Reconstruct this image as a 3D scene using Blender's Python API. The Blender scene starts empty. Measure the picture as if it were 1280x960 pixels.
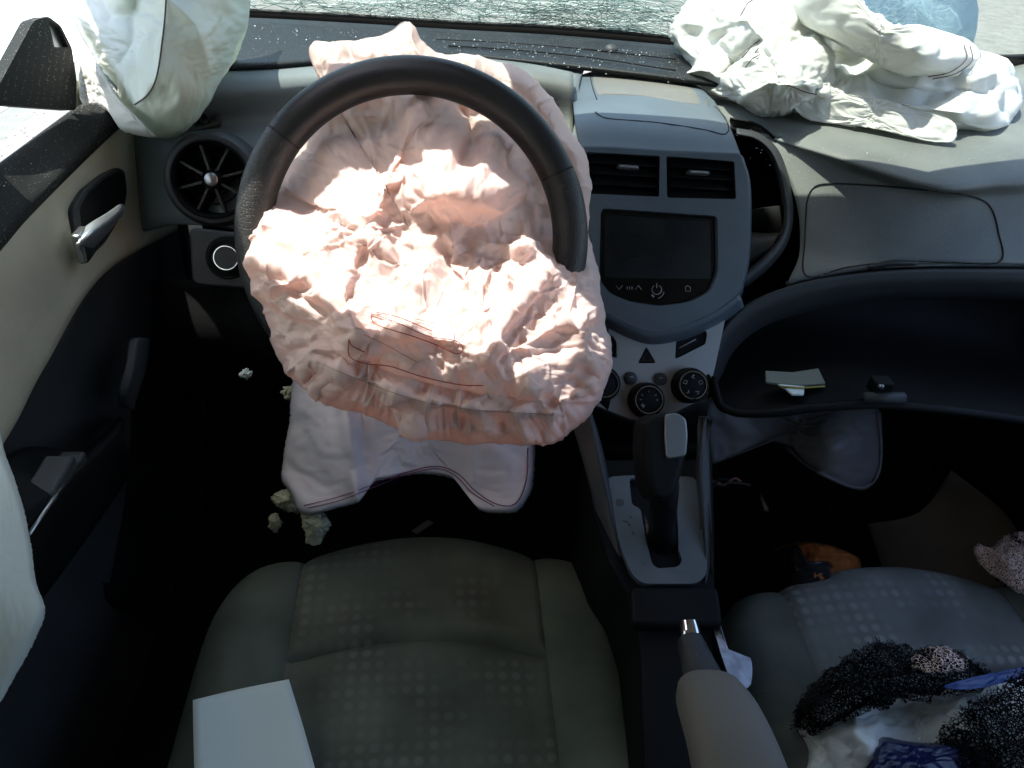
import bpy, bmesh, math, random
import numpy as np
from mathutils import Vector, Matrix, noise
from mathutils.kdtree import KDTree
random.seed(7); rng = np.random.default_rng(7)
S = bpy.context.scene
COL = S.collection
rad = math.radians
# ------------------------------------------------------------------ camera
PITCH, YAW, ROLL = 36.0, 7.0, 4.5
CAM = np.array([0.0, 0.0, 1.1]); FPX = 963.0
def _rot(ax, a):
    c, s = math.cos(a), math.sin(a)
    return np.array([[1,0,0],[0,c,-s],[0,s,c]]) if ax == 'x' else np.array([[c,-s,0],[s,c,0],[0,0,1]])
RC = _rot('z', -rad(YW)) @ np.eye(3) if False else _rot('z', -rad(YAW)) @ _rot('x', rad(90-PITCH)) @ _rot('z', rad(ROLL))
cd = bpy.data.cameras.new('camera'); cam = bpy.data.objects.new('camera', cd); COL.objects.link(cam)
cam.matrix_world = Matrix([list(RC[i]) + [CAM[i]] for i in range(3)] + [[0,0,0,1]])
cd.sensor_fit = 'HORIZONTAL'; cd.sensor_width = 36; cd.lens = 36*FPX/1280
cd.clip_start = 0.02; cd.clip_end = 4000
S.camera = cam
# ------------------------------------------------------------------ light
SUN = np.array([-0.30, 0.12, 0.945]); SUN /= np.linalg.norm(SUN)      # towards the sun
elev = math.asin(SUN[2]); azim = math.atan2(SUN[0], SUN[1])
w = bpy.data.worlds.new('World'); S.world = w; w.use_nodes = True
nt = w.node_tree; bg = nt.nodes['Background']
sky = nt.nodes.new('ShaderNodeTexSky'); sky.sky_type = 'NISHITA'; sky.sun_disc = False
sky.sun_elevation = elev; sky.sun_rotation = azim; sky.air_density = 1.0; sky.dust_density = 1.8; sky.ozone_density = 1.0
nt.links.new(sky.outputs[0], bg.inputs[0]); bg.inputs[1].default_value = 0.15
sl = bpy.data.lights.new('sun', 'SUN'); sl.energy = 3.2; sl.angle = rad(0.5); sl.color = (1.0, 0.955, 0.88)
so = bpy.data.objects.new('sun', sl); COL.objects.link(so)
so.rotation_euler = Vector(SUN).to_track_quat('Z', 'Y').to_euler()
S.view_settings.view_transform = 'Standard'; S.view_settings.look = 'None'
S.view_settings.exposure = 1.9; S.view_settings.gamma = 1.0
try: S.view_settings.use_curve_mapping = False
except Exception: pass
S.render.engine = 'CYCLES'
S.cycles.max_bounces = 10; S.cycles.transparent_max_bounces = 24; S.cycles.diffuse_bounces = 6
try: S.cycles.use_denoising = True
except Exception: pass

# ------------------------------------------------------------------ pixel -> point helpers (photo pixels, 1280 x 960)
def ray(px, py): return RC @ np.array([(px-640)/FPX, -(py-480)/FPX, -1.0])
def D(px, py, d): return CAM + ray(px, py)*d
def Z(px, py, z): r = ray(px, py); return CAM + r*((z-CAM[2])/r[2])
def Y(px, py, y): r = ray(px, py); return CAM + r*(y/r[1])
def X(px, py, x): r = ray(px, py); return CAM + r*(x/r[0])
def proj(P):
    q = (np.asarray(P)-CAM) @ RC
    return np.stack([640-FPX*q[...,0]/q[...,2], 480+FPX*q[...,1]/q[...,2]], -1), -q[...,2]
def dz(px, py, z): return (z-CAM[2])/ray(px, py)[2]
def dy(px, py, y): return y/ray(px, py)[1]
def dx(px, py, x): return x/ray(px, py)[0]
class Plane:
    def __init__(s, p, n):
        s.p = np.array(p, float); s.n = np.array(n, float)/np.linalg.norm(n)
        u = np.cross([0,0,1.0], s.n); s.u = u/np.linalg.norm(u)
        s.v = np.cross(s.n, s.u)
        if s.u[0] < 0: s.u, s.v = -s.u, s.v
        if s.v[2] < 0 : s.v = -s.v
    def at(s, px, py, off=0):
        r = ray(px, py); q = s.p + s.n*off
        return CAM + r*(np.dot(q-CAM, s.n)/np.dot(r, s.n))
    def uv(s, px, py):
        q = s.at(px, py)-s.p; return np.array([q@s.u, q@s.v])
    def w(s, u, v, off=0): return s.p + s.u*u + s.v*v + s.n*off

# ------------------------------------------------------------------ materials
def M(name, color, rough=0.6, metal=0.0, spec=0.5, bump=0.0, bscale=900.0, var=0.0, vscale=8.0, specks=0.0, sp_scale=260.0,
      sp_color=(0.5,0.48,0.44), coat=0.0, dist=0.001):
    m = bpy.data.materials.new(name); m.use_nodes = True
    n = m.node_tree.nodes; L = m.node_tree.links; b = n['Principled BSDF']
    b.inputs['Base Color'].default_value = (*color, 1); b.inputs['Roughness'].default_value = rough
    b.inputs['Metallic'].default_value = metal; b.inputs['Specular IOR Level'].default_value = spec
    b.inputs['Coat Weight'].default_value = coat
    tc = n.new('ShaderNodeTexCoord'); out = None
    if var > 0:
        t = n.new('ShaderNodeTexNoise'); t.inputs['Scale'].default_value = vscale; t.inputs['Detail'].default_value = 6
        L.new(tc.outputs['Object'], t.inputs['Vector'])
        r = n.new('ShaderNodeMapRange'); r.inputs[1].default_value = 0.3; r.inputs[2].default_value = 0.7
        r.inputs[3].default_value = 1-var; r.inputs[4].default_value = 1+var
        L.new(t.outputs[0], r.inputs[0])
        mx = n.new('ShaderNodeMix'); mx.data_type = 'RGBA'; mx.blend_type = 'MULTIPLY'; mx.inputs[0].default_value = 1
        mx.inputs[6].default_value = (*color, 1); L.new(r.outputs[0], mx.inputs[7]); out = mx.outputs[2]
        r2 = n.new('ShaderNodeMapRange'); r2.inputs[3].default_value = max(0, rough-0.1); r2.inputs[4].default_value = min(1, rough+0.12)
        L.new(t.outputs[0], r2.inputs[0]); L.new(r2.outputs[0], b.inputs['Roughness'])
    if specks > 0:                                    # dust and crumbs
        v = n.new('ShaderNodeTexVoronoi'); v.inputs['Scale'].default_value = sp_scale
        L.new(tc.outputs['Object'], v.inputs['Vector'])
        t2 = n.new('ShaderNodeTexNoise'); t2.inputs['Scale'].default_value = 14; L.new(tc.outputs['Object'], t2.inputs['Vector'])
        mul = n.new('ShaderNodeMath'); mul.operation = 'MULTIPLY'; L.new(t2.outputs[0], mul.inputs[0]); mul.inputs[1].default_value = 0.42*specks
        lt = n.new('ShaderNodeMath'); lt.operation = 'LESS_THAN'; L.new(v.outputs['Distance'], lt.inputs[0]); L.new(mul.outputs[0], lt.inputs[1])
        sep = n.new('ShaderNodeSeparateColor'); L.new(v.outputs['Color'], sep.inputs[0])
        gt = n.new('ShaderNodeMath'); gt.operation = 'LESS_THAN'; L.new(sep.outputs[0], gt.inputs[0]); gt.inputs[1].default_value = 0.22*specks
        m2 = n.new('ShaderNodeMath'); m2.operation = 'MULTIPLY'; L.new(lt.outputs[0], m2.inputs[0]); L.new(gt.outputs[0], m2.inputs[1])
        mx2 = n.new('ShaderNodeMix'); mx2.data_type = 'RGBA'; L.new(m2.outputs[0], mx2.inputs[0])
        mx2.inputs[6].default_value = (*color, 1); mx2.inputs[7].default_value = (*sp_color, 1)
        if out: L.new(out, mx2.inputs[6])
        out = mx2.outputs[2]
    if out: L.new(out, b.inputs['Base Color'])
    if bump > 0:
        t = n.new('ShaderNodeTexNoise'); t.inputs['Scale'].default_value = bscale; t.inputs['Detail'].default_value = 3
        L.new(tc.outputs['Object'], t.inputs['Vector'])
        bp = n.new('ShaderNodeBump'); bp.inputs['Strength'].default_value = bump; bp.inputs['Distance'].default_value = dist
        L.new(t.outputs[0], bp.inputs['Height']); L.new(bp.outputs[0], b.inputs['Normal'])
    return m
def fabric(name, color, trans, tcolor=None, weave=2600.0, stain=0.06):
    m = bpy.data.materials.new(name); m.use_nodes = True
    n = m.node_tree.nodes; L = m.node_tree.links; n.remove(n['Principled BSDF']); o = n['Material Output']
    tc = n.new('ShaderNodeTexCoord')
    t = n.new('ShaderNodeTexNoise'); t.inputs['Scale'].default_value = 9; t.inputs['Detail'].default_value = 8
    L.new(tc.outputs['Object'], t.inputs['Vector'])
    r = n.new('ShaderNodeMapRange'); r.inputs[1].default_value = 0.3; r.inputs[2].default_value = 0.7
    r.inputs[3].default_value = 1-stain*1.6; r.inputs[4].default_value = 1+stain*0.5; L.new(t.outputs[0], r.inputs[0])
    mx = n.new('ShaderNodeMix'); mx.data_type = 'RGBA'; mx.blend_type = 'MULTIPLY'; mx.inputs[0].default_value = 1
    mx.inputs[6].default_value = (*color, 1); L.new(r.outputs[0], mx.inputs[7])
    w1 = n.new('ShaderNodeTexWave'); w1.inputs['Scale'].default_value = weave/6.28; w1.bands_direction = 'DIAGONAL'
    L.new(tc.outputs['Object'], w1.inputs['Vector'])
    n2 = n.new('ShaderNodeTexNoise'); n2.inputs['Scale'].default_value = 140; n2.inputs['Detail'].default_value = 4
    L.new(tc.outputs['Object'], n2.inputs['Vector'])
    ad = n.new('ShaderNodeMath'); ad.operation = 'MULTIPLY_ADD'; ad.inputs[1].default_value = 0.12
    L.new(w1.outputs[0], ad.inputs[0]); L.new(n2.outputs[0], ad.inputs[2])
    bp = n.new('ShaderNodeBump'); bp.inputs['Strength'].default_value = 0.22; bp.inputs['Distance'].default_value = 0.0015
    L.new(ad.outputs[0], bp.inputs['Height'])
    d = n.new('ShaderNodeBsdfDiffuse'); L.new(mx.outputs[2], d.inputs[0]); L.new(bp.outputs[0], d.inputs['Normal'])
    tr = n.new('ShaderNodeBsdfTranslucent'); tr.inputs[0].default_value = (*(tcolor or color), 1); L.new(bp.outputs[0], tr.inputs['Normal'])
    g = n.new('ShaderNodeBsdfGlossy'); g.inputs[0].default_value = (1,1,1,1); g.inputs['Roughness'].default_value = 0.45; L.new(bp.outputs[0], g.inputs['Normal'])
    m1 = n.new('ShaderNodeMixShader'); m1.inputs[0].default_value = trans; L.new(d.outputs[0], m1.inputs[1]); L.new(tr.outputs[0], m1.inputs[2])
    m2 = n.new('ShaderNodeMixShader'); m2.inputs[0].default_value = 0.035; L.new(m1.outputs[0], m2.inputs[1]); L.new(g.outputs[0], m2.inputs[2])
    L.new(m2.outputs[0], o.inputs[0])
    return m
MAT = dict(
 dash=M('grey_plastic', (.15,.175,.182), .58, bump=.4, bscale=1200, var=.28, vscale=7, specks=.4, sp_scale=620),
 dash_top=M('grey_dash_skin', (.138,.150,.140), .6, bump=.45, bscale=1000, var=.3, vscale=6, specks=.7, sp_scale=600),
 fascia=M('satin_blue_grey_paint', (.090,.116,.136), .47, bump=.12, bscale=1500, var=.2, vscale=8, specks=.35, sp_scale=520),
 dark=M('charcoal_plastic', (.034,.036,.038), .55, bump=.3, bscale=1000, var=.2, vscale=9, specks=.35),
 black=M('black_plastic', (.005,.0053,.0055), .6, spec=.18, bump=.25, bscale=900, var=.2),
 dusty_black=M('dusty_black_plastic', (.016,.017,.016), .7, spec=.25, bump=.3, bscale=900, var=.3, vscale=14, specks=1.0, sp_scale=560, sp_color=(.34,.34,.31)),
 gloss=M('gloss_black', (.004,.0042,.0045), .12, var=.25, vscale=9, coat=.4),
 screen=M('dark_display_glass', (.007,.0085,.0085), .28, bump=.05, bscale=600, var=.35, vscale=12, specks=.6, sp_scale=500, sp_color=(.10,.10,.095)),
 silver=M('silver_paint', (.42,.44,.435), .38, metal=.45, bump=.05, bscale=2200, var=.05, specks=.2),
 chrome=M('chrome', (.75,.76,.77), .12, metal=1),
 handle=M('brushed_handle_chrome', (.62,.65,.68), .3, metal=.8, var=.1, vscale=20),
 satin=M('satin_metal', (.45,.46,.47), .3, metal=1),
 mark=M('printed_mark', (.42,.43,.43), .6), markdim=M('dim_printed_mark', (.09,.095,.095), .6), hazard=M('hazard_mark', (.10,.035,.028), .6),
 leather=M('black_leather', (.0125,.0128,.013), .42, bump=.35, bscale=700, var=.12),
 door_grey=M('warm_grey_door_skin', (.50,.455,.335), .74, bump=.5, bscale=700, var=.16, vscale=8, specks=.25, sp_scale=480, sp_color=(.2,.18,.14)),
 carpet=M('black_carpet', (.008,.008,.0085), .95, spec=.1, bump=.8, bscale=500, var=.35, vscale=20, dist=.003),
 paper=M('white_paper', (.68,.78,.75), .7, bump=.08, bscale=60, var=.03),
 foam=M('cream_foam', (.42,.42,.29), .9, bump=.6, bscale=200, var=.15, vscale=30, dist=.004),
 brown=M('brown_fibreboard', (.115,.085,.058), .85, bump=.3, bscale=300, var=.25, vscale=10),
 thread_red=M('dark_red_thread', (.30,.035,.03), .8), thread_dark=M('dark_thread', (.09,.06,.06), .8), thread_purple=M('purple_thread', (.20,.06,.13), .8),
 armrest=M('taupe_armrest_skin', (.16,.145,.122), .62, bump=.3, bscale=900, var=.08),
 shell=M('interior_lining', (.16,.16,.155), .9, bump=.2, bscale=600), rubber=M('black_rubber', (.009,.009,.009), .6, bump=.2),
 denim=M('faded_blue_denim', (.22,.33,.40), .85, bump=.4, bscale=500, var=.12, vscale=5), skin=M('skin', (.50,.31,.22), .55),
 shirt=M('grey_cloth', (.2,.21,.23), .85, bump=.3, bscale=400), hair=M('dark_hair', (.03,.02,.015), .7), shoe=M('worn_shoe', (.05,.045,.04), .7),
 pink=fabric('pale_pink_nylon', (.93,.79,.74), .54, (.97,.81,.75)),
 white=fabric('white_nylon', (.82,.82,.78), .30, (.80,.82,.74)),
 grey_white=fabric('white_coated_nylon', (.84,.86,.80), .34, (.78,.85,.74)),
 lavender=fabric('pale_lavender_nylon', (.80,.75,.78), .25, (.5,.45,.5)),
 grey_cloth=fabric('dull_grey_nylon', (.19,.18,.185), .1, (.2,.2,.2)),
 bag=fabric('white_polythene', (.93,.97,.94), .3, (.9,.95,.92)),
 blue=M('blue_polythene', (.006,.011,.06), .28, bump=.2, bscale=80), joint_dark=M('dark_joint', (.012,.012,.013), .9),  # dark colour of panel joints and wheel seams
)
def ribbed(m, scale, strength, axis='Z'):                      # fine moulded ribs
    n = m.node_tree.nodes; L = m.node_tree.links; b = n['Principled BSDF']
    tc = n.new('ShaderNodeTexCoord'); wv = n.new('ShaderNodeTexWave'); wv.bands_direction = axis; wv.inputs['Scale'].default_value = scale
    wv.inputs['Distortion'].default_value = .3
    L.new(tc.outputs['Object'], wv.inputs['Vector'])
    bp = n.new('ShaderNodeBump'); bp.inputs['Strength'].default_value = strength; bp.inputs['Distance'].default_value = .001
    L.new(wv.outputs[0], bp.inputs['Height'])
    old = b.inputs['Normal'].links
    if old: L.new(old[0].from_socket, bp.inputs['Normal'])
    L.new(bp.outputs[0], b.inputs['Normal'])
ribbed(MAT['door_grey'], 90, .14)
def perforated():
    m = M('perforated_leather', (.020,.020,.0195), .48, spec=.5, bump=.2, bscale=700)
    n = m.node_tree.nodes; L = m.node_tree.links; b = n['Principled BSDF']
    tc = n.new('ShaderNodeTexCoord'); v = n.new('ShaderNodeTexVoronoi'); v.inputs['Scale'].default_value = 330; v.inputs['Randomness'].default_value = .25
    L.new(tc.outputs['Object'], v.inputs['Vector'])
    r = n.new('ShaderNodeMapRange'); r.inputs[1].default_value = .12; r.inputs[2].default_value = .4; L.new(v.outputs['Distance'], r.inputs[0])
    bp = n.new('ShaderNodeBump'); bp.inputs['Strength'].default_value = .5; bp.inputs['Distance'].default_value = .0009; L.new(r.outputs[0], bp.inputs['Height'])
    L.new(b.inputs['Normal'].links[0].from_socket, bp.inputs['Normal']); L.new(bp.outputs[0], b.inputs['Normal'])
    return m
MAT['perf'] = perforated()
def seat_mat(name, color, dots, dotcol, period=.0165):
    m = M(name, color, .9, spec=.15, bump=.8, bscale=1100, var=.26, vscale=11, specks=.16, sp_scale=330, sp_color=(.3,.3,.28))
    if not dots: return m
    n = m.node_tree.nodes; L = m.node_tree.links; b = n['Principled BSDF']; src = b.inputs['Base Color'].links[0].from_socket
    tc = n.new('ShaderNodeTexCoord'); sp = n.new('ShaderNodeSeparateXYZ'); L.new(tc.outputs['UV'], sp.inputs[0])
    def mth(op, a, b_=None, c=None):
        k = n.new('ShaderNodeMath'); k.operation = op
        for i, q in enumerate((a, b_, c)):
            if q is None: continue
            if isinstance(q, (int, float)): k.inputs[i].default_value = q
            else: L.new(q, k.inputs[i])
        return k.outputs[0]
    fx = mth('SUBTRACT', mth('FRACT', mth('DIVIDE', sp.outputs[0], period)), .5); fy = mth('SUBTRACT', mth('FRACT', mth('DIVIDE', sp.outputs[1], period)), .5)
    d = mth('SQRT', mth('ADD', mth('MULTIPLY', fx, fx), mth('MULTIPLY', fy, fy)))
    mr = n.new('ShaderNodeMapRange'); mr.inputs[1].default_value = .40; mr.inputs[2].default_value = .22; L.new(d, mr.inputs[0])
    # whole dots switch on and off in clusters
    cx = mth('FLOOR', mth('DIVIDE', sp.outputs[0], period)); cy = mth('FLOOR', mth('DIVIDE', sp.outputs[1], period))
    cb = n.new('ShaderNodeCombineXYZ'); L.new(cx, cb.inputs[0]); L.new(cy, cb.inputs[1])
    t = n.new('ShaderNodeTexNoise'); t.inputs['Scale'].default_value = .17; t.inputs['Detail'].default_value = 3; L.new(cb.outputs[0], t.inputs['Vector'])
    m3 = n.new('ShaderNodeMapRange'); m3.inputs[1].default_value = .45; m3.inputs[2].default_value = .62; m3.inputs[4].default_value = dots; L.new(t.outputs[0], m3.inputs[0])
    fac = mth('MULTIPLY', mr.outputs[0], m3.outputs[0])
    mx = n.new('ShaderNodeMix'); mx.data_type = 'RGBA'; L.new(fac, mx.inputs[0]); L.new(src, mx.inputs[6]); mx.inputs[7].default_value = (*dotcol, 1)
    L.new(mx.outputs[2], b.inputs['Base Color'])
    return m
MAT['seat_mid'] = seat_mat('charcoal_dotted_cloth', (.120,.138,.112), .5, (.225,.225,.225))
MAT['seat_side'] = seat_mat('charcoal_cloth', (.108,.128,.104), 0, None)
MAT['seat_mid2'] = seat_mat('worn_dotted_cloth', (.185,.215,.225), .6, (.36,.39,.43))
MAT['seat_side2'] = seat_mat('worn_charcoal_cloth', (.13,.15,.135), 0, None)
def net(name, color, scale, width):                            # knitted net: open cells between yarns
    m = bpy.data.materials.new(name); m.use_nodes = True
    n = m.node_tree.nodes; L = m.node_tree.links; b = n['Principled BSDF']; o = n['Material Output']
    b.inputs['Base Color'].default_value = (*color, 1); b.inputs['Roughness'].default_value = .8; b.inputs['Specular IOR Level'].default_value = .1
    tc = n.new('ShaderNodeTexCoord'); v = n.new('ShaderNodeTexVoronoi'); v.feature = 'DISTANCE_TO_EDGE'; v.inputs['Scale'].default_value = scale
    L.new(tc.outputs['Object'], v.inputs['Vector'])
    lt = n.new('ShaderNodeMath'); lt.operation = 'LESS_THAN'; L.new(v.outputs['Distance'], lt.inputs[0]); lt.inputs[1].default_value = width
    tr = n.new('ShaderNodeBsdfTransparent'); mx = n.new('ShaderNodeMixShader')
    L.new(lt.outputs[0], mx.inputs[0]); L.new(tr.outputs[0], mx.inputs[1]); L.new(b.outputs[0], mx.inputs[2]); L.new(mx.outputs[0], o.inputs[0])
    return m
MAT['net'] = net('black_net', (.004,.0035,.004), 230, .10)
MAT['net_sunlit'] = net('sunlit_pink_net', (.86,.66,.60), 250, .085)  # pink stands for sunlight on dark mesh, put into the colour
def glass(name, tint, dust, dusttint=(.8,.85,.8), crack=False):
    m = bpy.data.materials.new(name); m.use_nodes = True
    n = m.node_tree.nodes; L = m.node_tree.links; n.remove(n['Principled BSDF']); o = n['Material Output']
    tr = n.new('ShaderNodeBsdfTransparent'); tr.inputs[0].default_value = (*tint, 1)
    gl = n.new('ShaderNodeBsdfGlossy'); gl.inputs['Roughness'].default_value = .03
    fr = n.new('ShaderNodeFresnel'); fr.inputs[0].default_value = 1.45
    a = n.new('ShaderNodeMixShader'); L.new(fr.outputs[0], a.inputs[0]); L.new(tr.outputs[0], a.inputs[1]); L.new(gl.outputs[0], a.inputs[2])
    df = n.new('ShaderNodeBsdfDiffuse'); df.inputs[0].default_value = (*dusttint, 1); tl = n.new('ShaderNodeBsdfTranslucent'); tl.inputs[0].default_value = (*dusttint, 1)
    d2 = n.new('ShaderNodeMixShader'); d2.inputs[0].default_value = .5; L.new(df.outputs[0], d2.inputs[1]); L.new(tl.outputs[0], d2.inputs[2])
    tc = n.new('ShaderNodeTexCoord'); t = n.new('ShaderNodeTexNoise'); t.inputs['Scale'].default_value = 7; t.inputs['Detail'].default_value = 9
    L.new(tc.outputs['Object'], t.inputs['Vector'])
    r = n.new('ShaderNodeMapRange'); r.inputs[1].default_value = .3; r.inputs[2].default_value = .75; r.inputs[3].default_value = dust*.4; r.inputs[4].default_value = dust*1.6
    L.new(t.outputs[0], r.inputs[0]); fac = r.outputs[0]
    if crack:                                            # crazed laminated glass: fine fracture network in patches
        fac0 = fac
        for sc, wd, amt in ((75, .03, .22), (190, .04, .14)):
            v = n.new('ShaderNodeTexVoronoi'); v.feature = 'DISTANCE_TO_EDGE'; v.inputs['Scale'].default_value = sc
            wn = n.new('ShaderNodeTexNoise'); wn.inputs['Scale'].default_value = 12; L.new(tc.outputs['Object'], wn.inputs['Vector'])
            mm = n.new('ShaderNodeMix'); mm.data_type = 'RGBA'; mm.inputs[0].default_value = .06; L.new(tc.outputs['Object'], mm.inputs[6]); L.new(wn.outputs['Color'], mm.inputs[7])
            L.new(mm.outputs[2], v.inputs['Vector'])
            lt = n.new('ShaderNodeMath'); lt.operation = 'LESS_THAN'; lt.inputs[1].default_value = wd; L.new(v.outputs['Distance'], lt.inputs[0])
            k = n.new('ShaderNodeTexNoise'); k.inputs['Scale'].default_value = 4.5; L.new(tc.outputs['Object'], k.inputs['Vector'])
            kr = n.new('ShaderNodeMapRange'); kr.inputs[1].default_value = .45; kr.inputs[2].default_value = .6; kr.inputs[4].default_value = amt; L.new(k.outputs[0], kr.inputs[0])
            mu = n.new('ShaderNodeMath'); mu.operation = 'MULTIPLY'; L.new(lt.outputs[0], mu.inputs[0]); L.new(kr.outputs[0], mu.inputs[1])
            mxx = n.new('ShaderNodeMath'); mxx.operation = 'MAXIMUM'; L.new(mu.outputs[0], mxx.inputs[0]); L.new(fac, mxx.inputs[1]); fac = mxx.outputs[0]
    b = n.new('ShaderNodeMixShader'); L.new(fac, b.inputs[0]); L.new(a.outputs[0], b.inputs[1]); L.new(d2.outputs[0], b.inputs[2])
    L.new(b.outputs[0], o.inputs[0])
    return m
MAT['windscreen'] = glass('crazed_green_tinted_glass', (.60,.655,.61), .035, (.55,.8,.72), True)
MAT['window'] = glass('dusty_side_glass', (.86,.93,.90), .16)
MAT['film'] = glass('clear_cellophane', (.8,.8,.8), .12)

# ------------------------------------------------------------------ object helpers
def tag(o, label=None, cat=None, group=None, kind=None):
    if label: o['label'] = label
    if cat: o['category'] = cat
    if group: o['group'] = group
    if kind: o['kind'] = kind
    return o
def empty(name, loc, label, cat, group=None):
    o = bpy.data.objects.new(name, None); COL.objects.link(o); o.location = Vector(loc); o.empty_display_size = .05
    return tag(o, label, cat, group)
def link(name, me, parent=None):
    o = bpy.data.objects.new(name, me); COL.objects.link(o)
    if parent is not None:
        o.parent = parent; base = parent; off = Vector((0,0,0))
        while base is not None: off += base.location; base = base.parent
        o.location = -off if parent.type == 'EMPTY' else Vector((0,0,0))
        if parent.type != 'EMPTY': o.location = Vector((0,0,0))
    return o
def mesh(name, verts, faces, mat, parent=None, smooth=True, face_cam=False, uvs=None):
    me = bpy.data.meshes.new(name); me.from_pydata([tuple(map(float, v)) for v in verts], [], [tuple(map(int, f)) for f in faces]); me.update()
    if face_cam:
        s = 0.0
        for p in me.polygons: s += p.area*p.normal.dot(Vector(CAM)-p.center)
        if s < 0: me.flip_normals()
    if uvs is not None:
        ul = me.uv_layers.new(name='uv'); 
        for l in me.loops: ul.data[l.index].uv = uvs[l.vertex_index]
    me.materials.append(MAT[mat] if isinstance(mat, str) else mat)
    if smooth: me.polygons.foreach_set('use_smooth', [True]*len(me.polygons))
    return link(name, me, parent)
def bm_obj(name, bm, mat, parent=None, smooth=False, bevel=0, seg=2, angle=35):
    me = bpy.data.meshes.new(name); bm.normal_update(); bm.to_mesh(me); bm.free()
    me.materials.append(MAT[mat] if isinstance(mat, str) else mat)
    o = link(name, me, parent)
    if smooth or bevel:
        me.polygons.foreach_set('use_smooth', [True]*len(me.polygons))
    if bevel:
        b = o.modifiers.new('b', 'BEVEL'); b.width = bevel; b.segments = seg; b.limit_method = 'ANGLE'; b.angle_limit = rad(angle); b.harden_normals = False
        me.set_sharp_from_angle(angle=rad(60))
    return o
def solid(o, t, off=-1):
    s = o.modifiers.new('s', 'SOLIDIFY'); s.thickness = t; s.offset = off; return o
def crom(P, n, closed=False):
    """Catmull-Rom through the rows of P, n samples per span"""
    P = np.asarray(P, float); k = len(P); out = []
    spans = k if closed else k-1
    for i in range(spans):
        if closed: a, b, c, d = P[(i-1) % k], P[i], P[(i+1) % k], P[(i+2) % k]
        else:
            b, c = P[i], P[i+1]; a = P[i-1] if i > 0 else 2*b-c; d = P[i+2] if i+2 < k else 2*c-b
        for t in np.arange(n)/n:
            out.append(.5*((2*b)+(c-a)*t+(2*a-5*b+4*c-d)*t*t+(3*b-a-3*c+d)*t**3))
    if not closed: out.append(P[-1])
    return np.array(out)
def resample(P, n, closed=False):
    P = np.asarray(P, float)
    Q = np.vstack([P, P[:1]]) if closed else P
    s = np.r_[0, np.cumsum(np.linalg.norm(np.diff(Q, axis=0), axis=1))]
    t = np.linspace(0, s[-1], n+1)[:-1] if closed else np.linspace(0, s[-1], n)
    return np.stack([np.interp(t, s, Q[:, k]) for k in range(Q.shape[1])], -1)
def grid_faces(n, m, wrap=False):
    f = []
    for i in range(n-1):
        for j in range(m if wrap else m-1):
            f.append((i*m+j, i*m+(j+1) % m, (i+1)*m+(j+1) % m, (i+1)*m+j))
    return f
def sheet(name, rows, mat, parent=None, nu=10, nv=8, thick=.004, smooth=True, fn=None, lin=False):
    """rows of 3-D control points -> smooth skin with thickness"""
    k = max(len(r) for r in rows)
    R_ = [np.array(r) if len(r) == k else resample(crom(r, 12), k) for r in rows]
    R_ = [r if lin else crom(r, nu) for r in R_]
    A = np.stack(R_)
    A = crom(A.reshape(len(rows), -1), nv).reshape(-1, A.shape[1], 3) if not lin else A
    if fn is not None: A = fn(A)
    o = mesh(name, A.reshape(-1, 3), grid_faces(A.shape[0], A.shape[1]), mat, parent, smooth, True)
    if thick: solid(o, thick)
    return o
def tube_geo(pts, r, seg=8, cap=True):
    P = np.asarray(pts, float); n = len(P); r = np.broadcast_to(np.asarray(r, float), (n,))
    T = np.gradient(P, axis=0); T /= np.linalg.norm(T, axis=1, keepdims=True)+1e-12
    a = np.array([0,0,1.0]) if abs(T[0][2]) < .9 else np.array([1.0,0,0]); N = np.cross(T[0], a); N /= np.linalg.norm(N)
    V = []; 
    for i in range(n):
        N = N-T[i]*(N@T[i]); N /= np.linalg.norm(N)+1e-12; B = np.cross(T[i], N)
        for k in range(seg):
            t = 2*math.pi*k/seg; V.append(P[i]+(N*math.cos(t)+B*math.sin(t))*r[i])
    F = grid_faces(n, seg, True)
    if cap: F += [tuple(range(seg))[::-1], tuple(range((n-1)*seg, n*seg))]
    return V, F
def tube(name, pts, r, mat, parent=None, seg=8): V, F = tube_geo(pts, r, seg); return mesh(name, V, F, mat, parent)
def tubes(name, lists, r, mat, parent=None, seg=5):
    if name != 'crack_lines':
        return [tube(name, p, r, mat, parent, seg) for p in lists]
    V, F = [], []
    for p in lists:
        v, f = tube_geo(p, r, seg); k = len(V); V += list(v); F += [tuple(a+k for a in q) for q in f]
    return mesh(name, V, F, mat, parent)
def rc(poly, r, n=4):
    """round the corners of a 2-D polygon by radius r"""
    P = np.asarray(poly, float); k = len(P); out = []
    for i in range(k):
        a, b, c = P[i-1], P[i], P[(i+1) % k]; u = a-b; v = c-b; lu, lv = np.linalg.norm(u), np.linalg.norm(v)
        q = min(r, lu*.45, lv*.45); p0 = b+u/lu*q; p1 = b+v/lv*q
        for t in np.linspace(0, 1, n+1): out.append((1-t)**2*p0+2*t*(1-t)*b+t*t*p1)
    return np.array(out)
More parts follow.
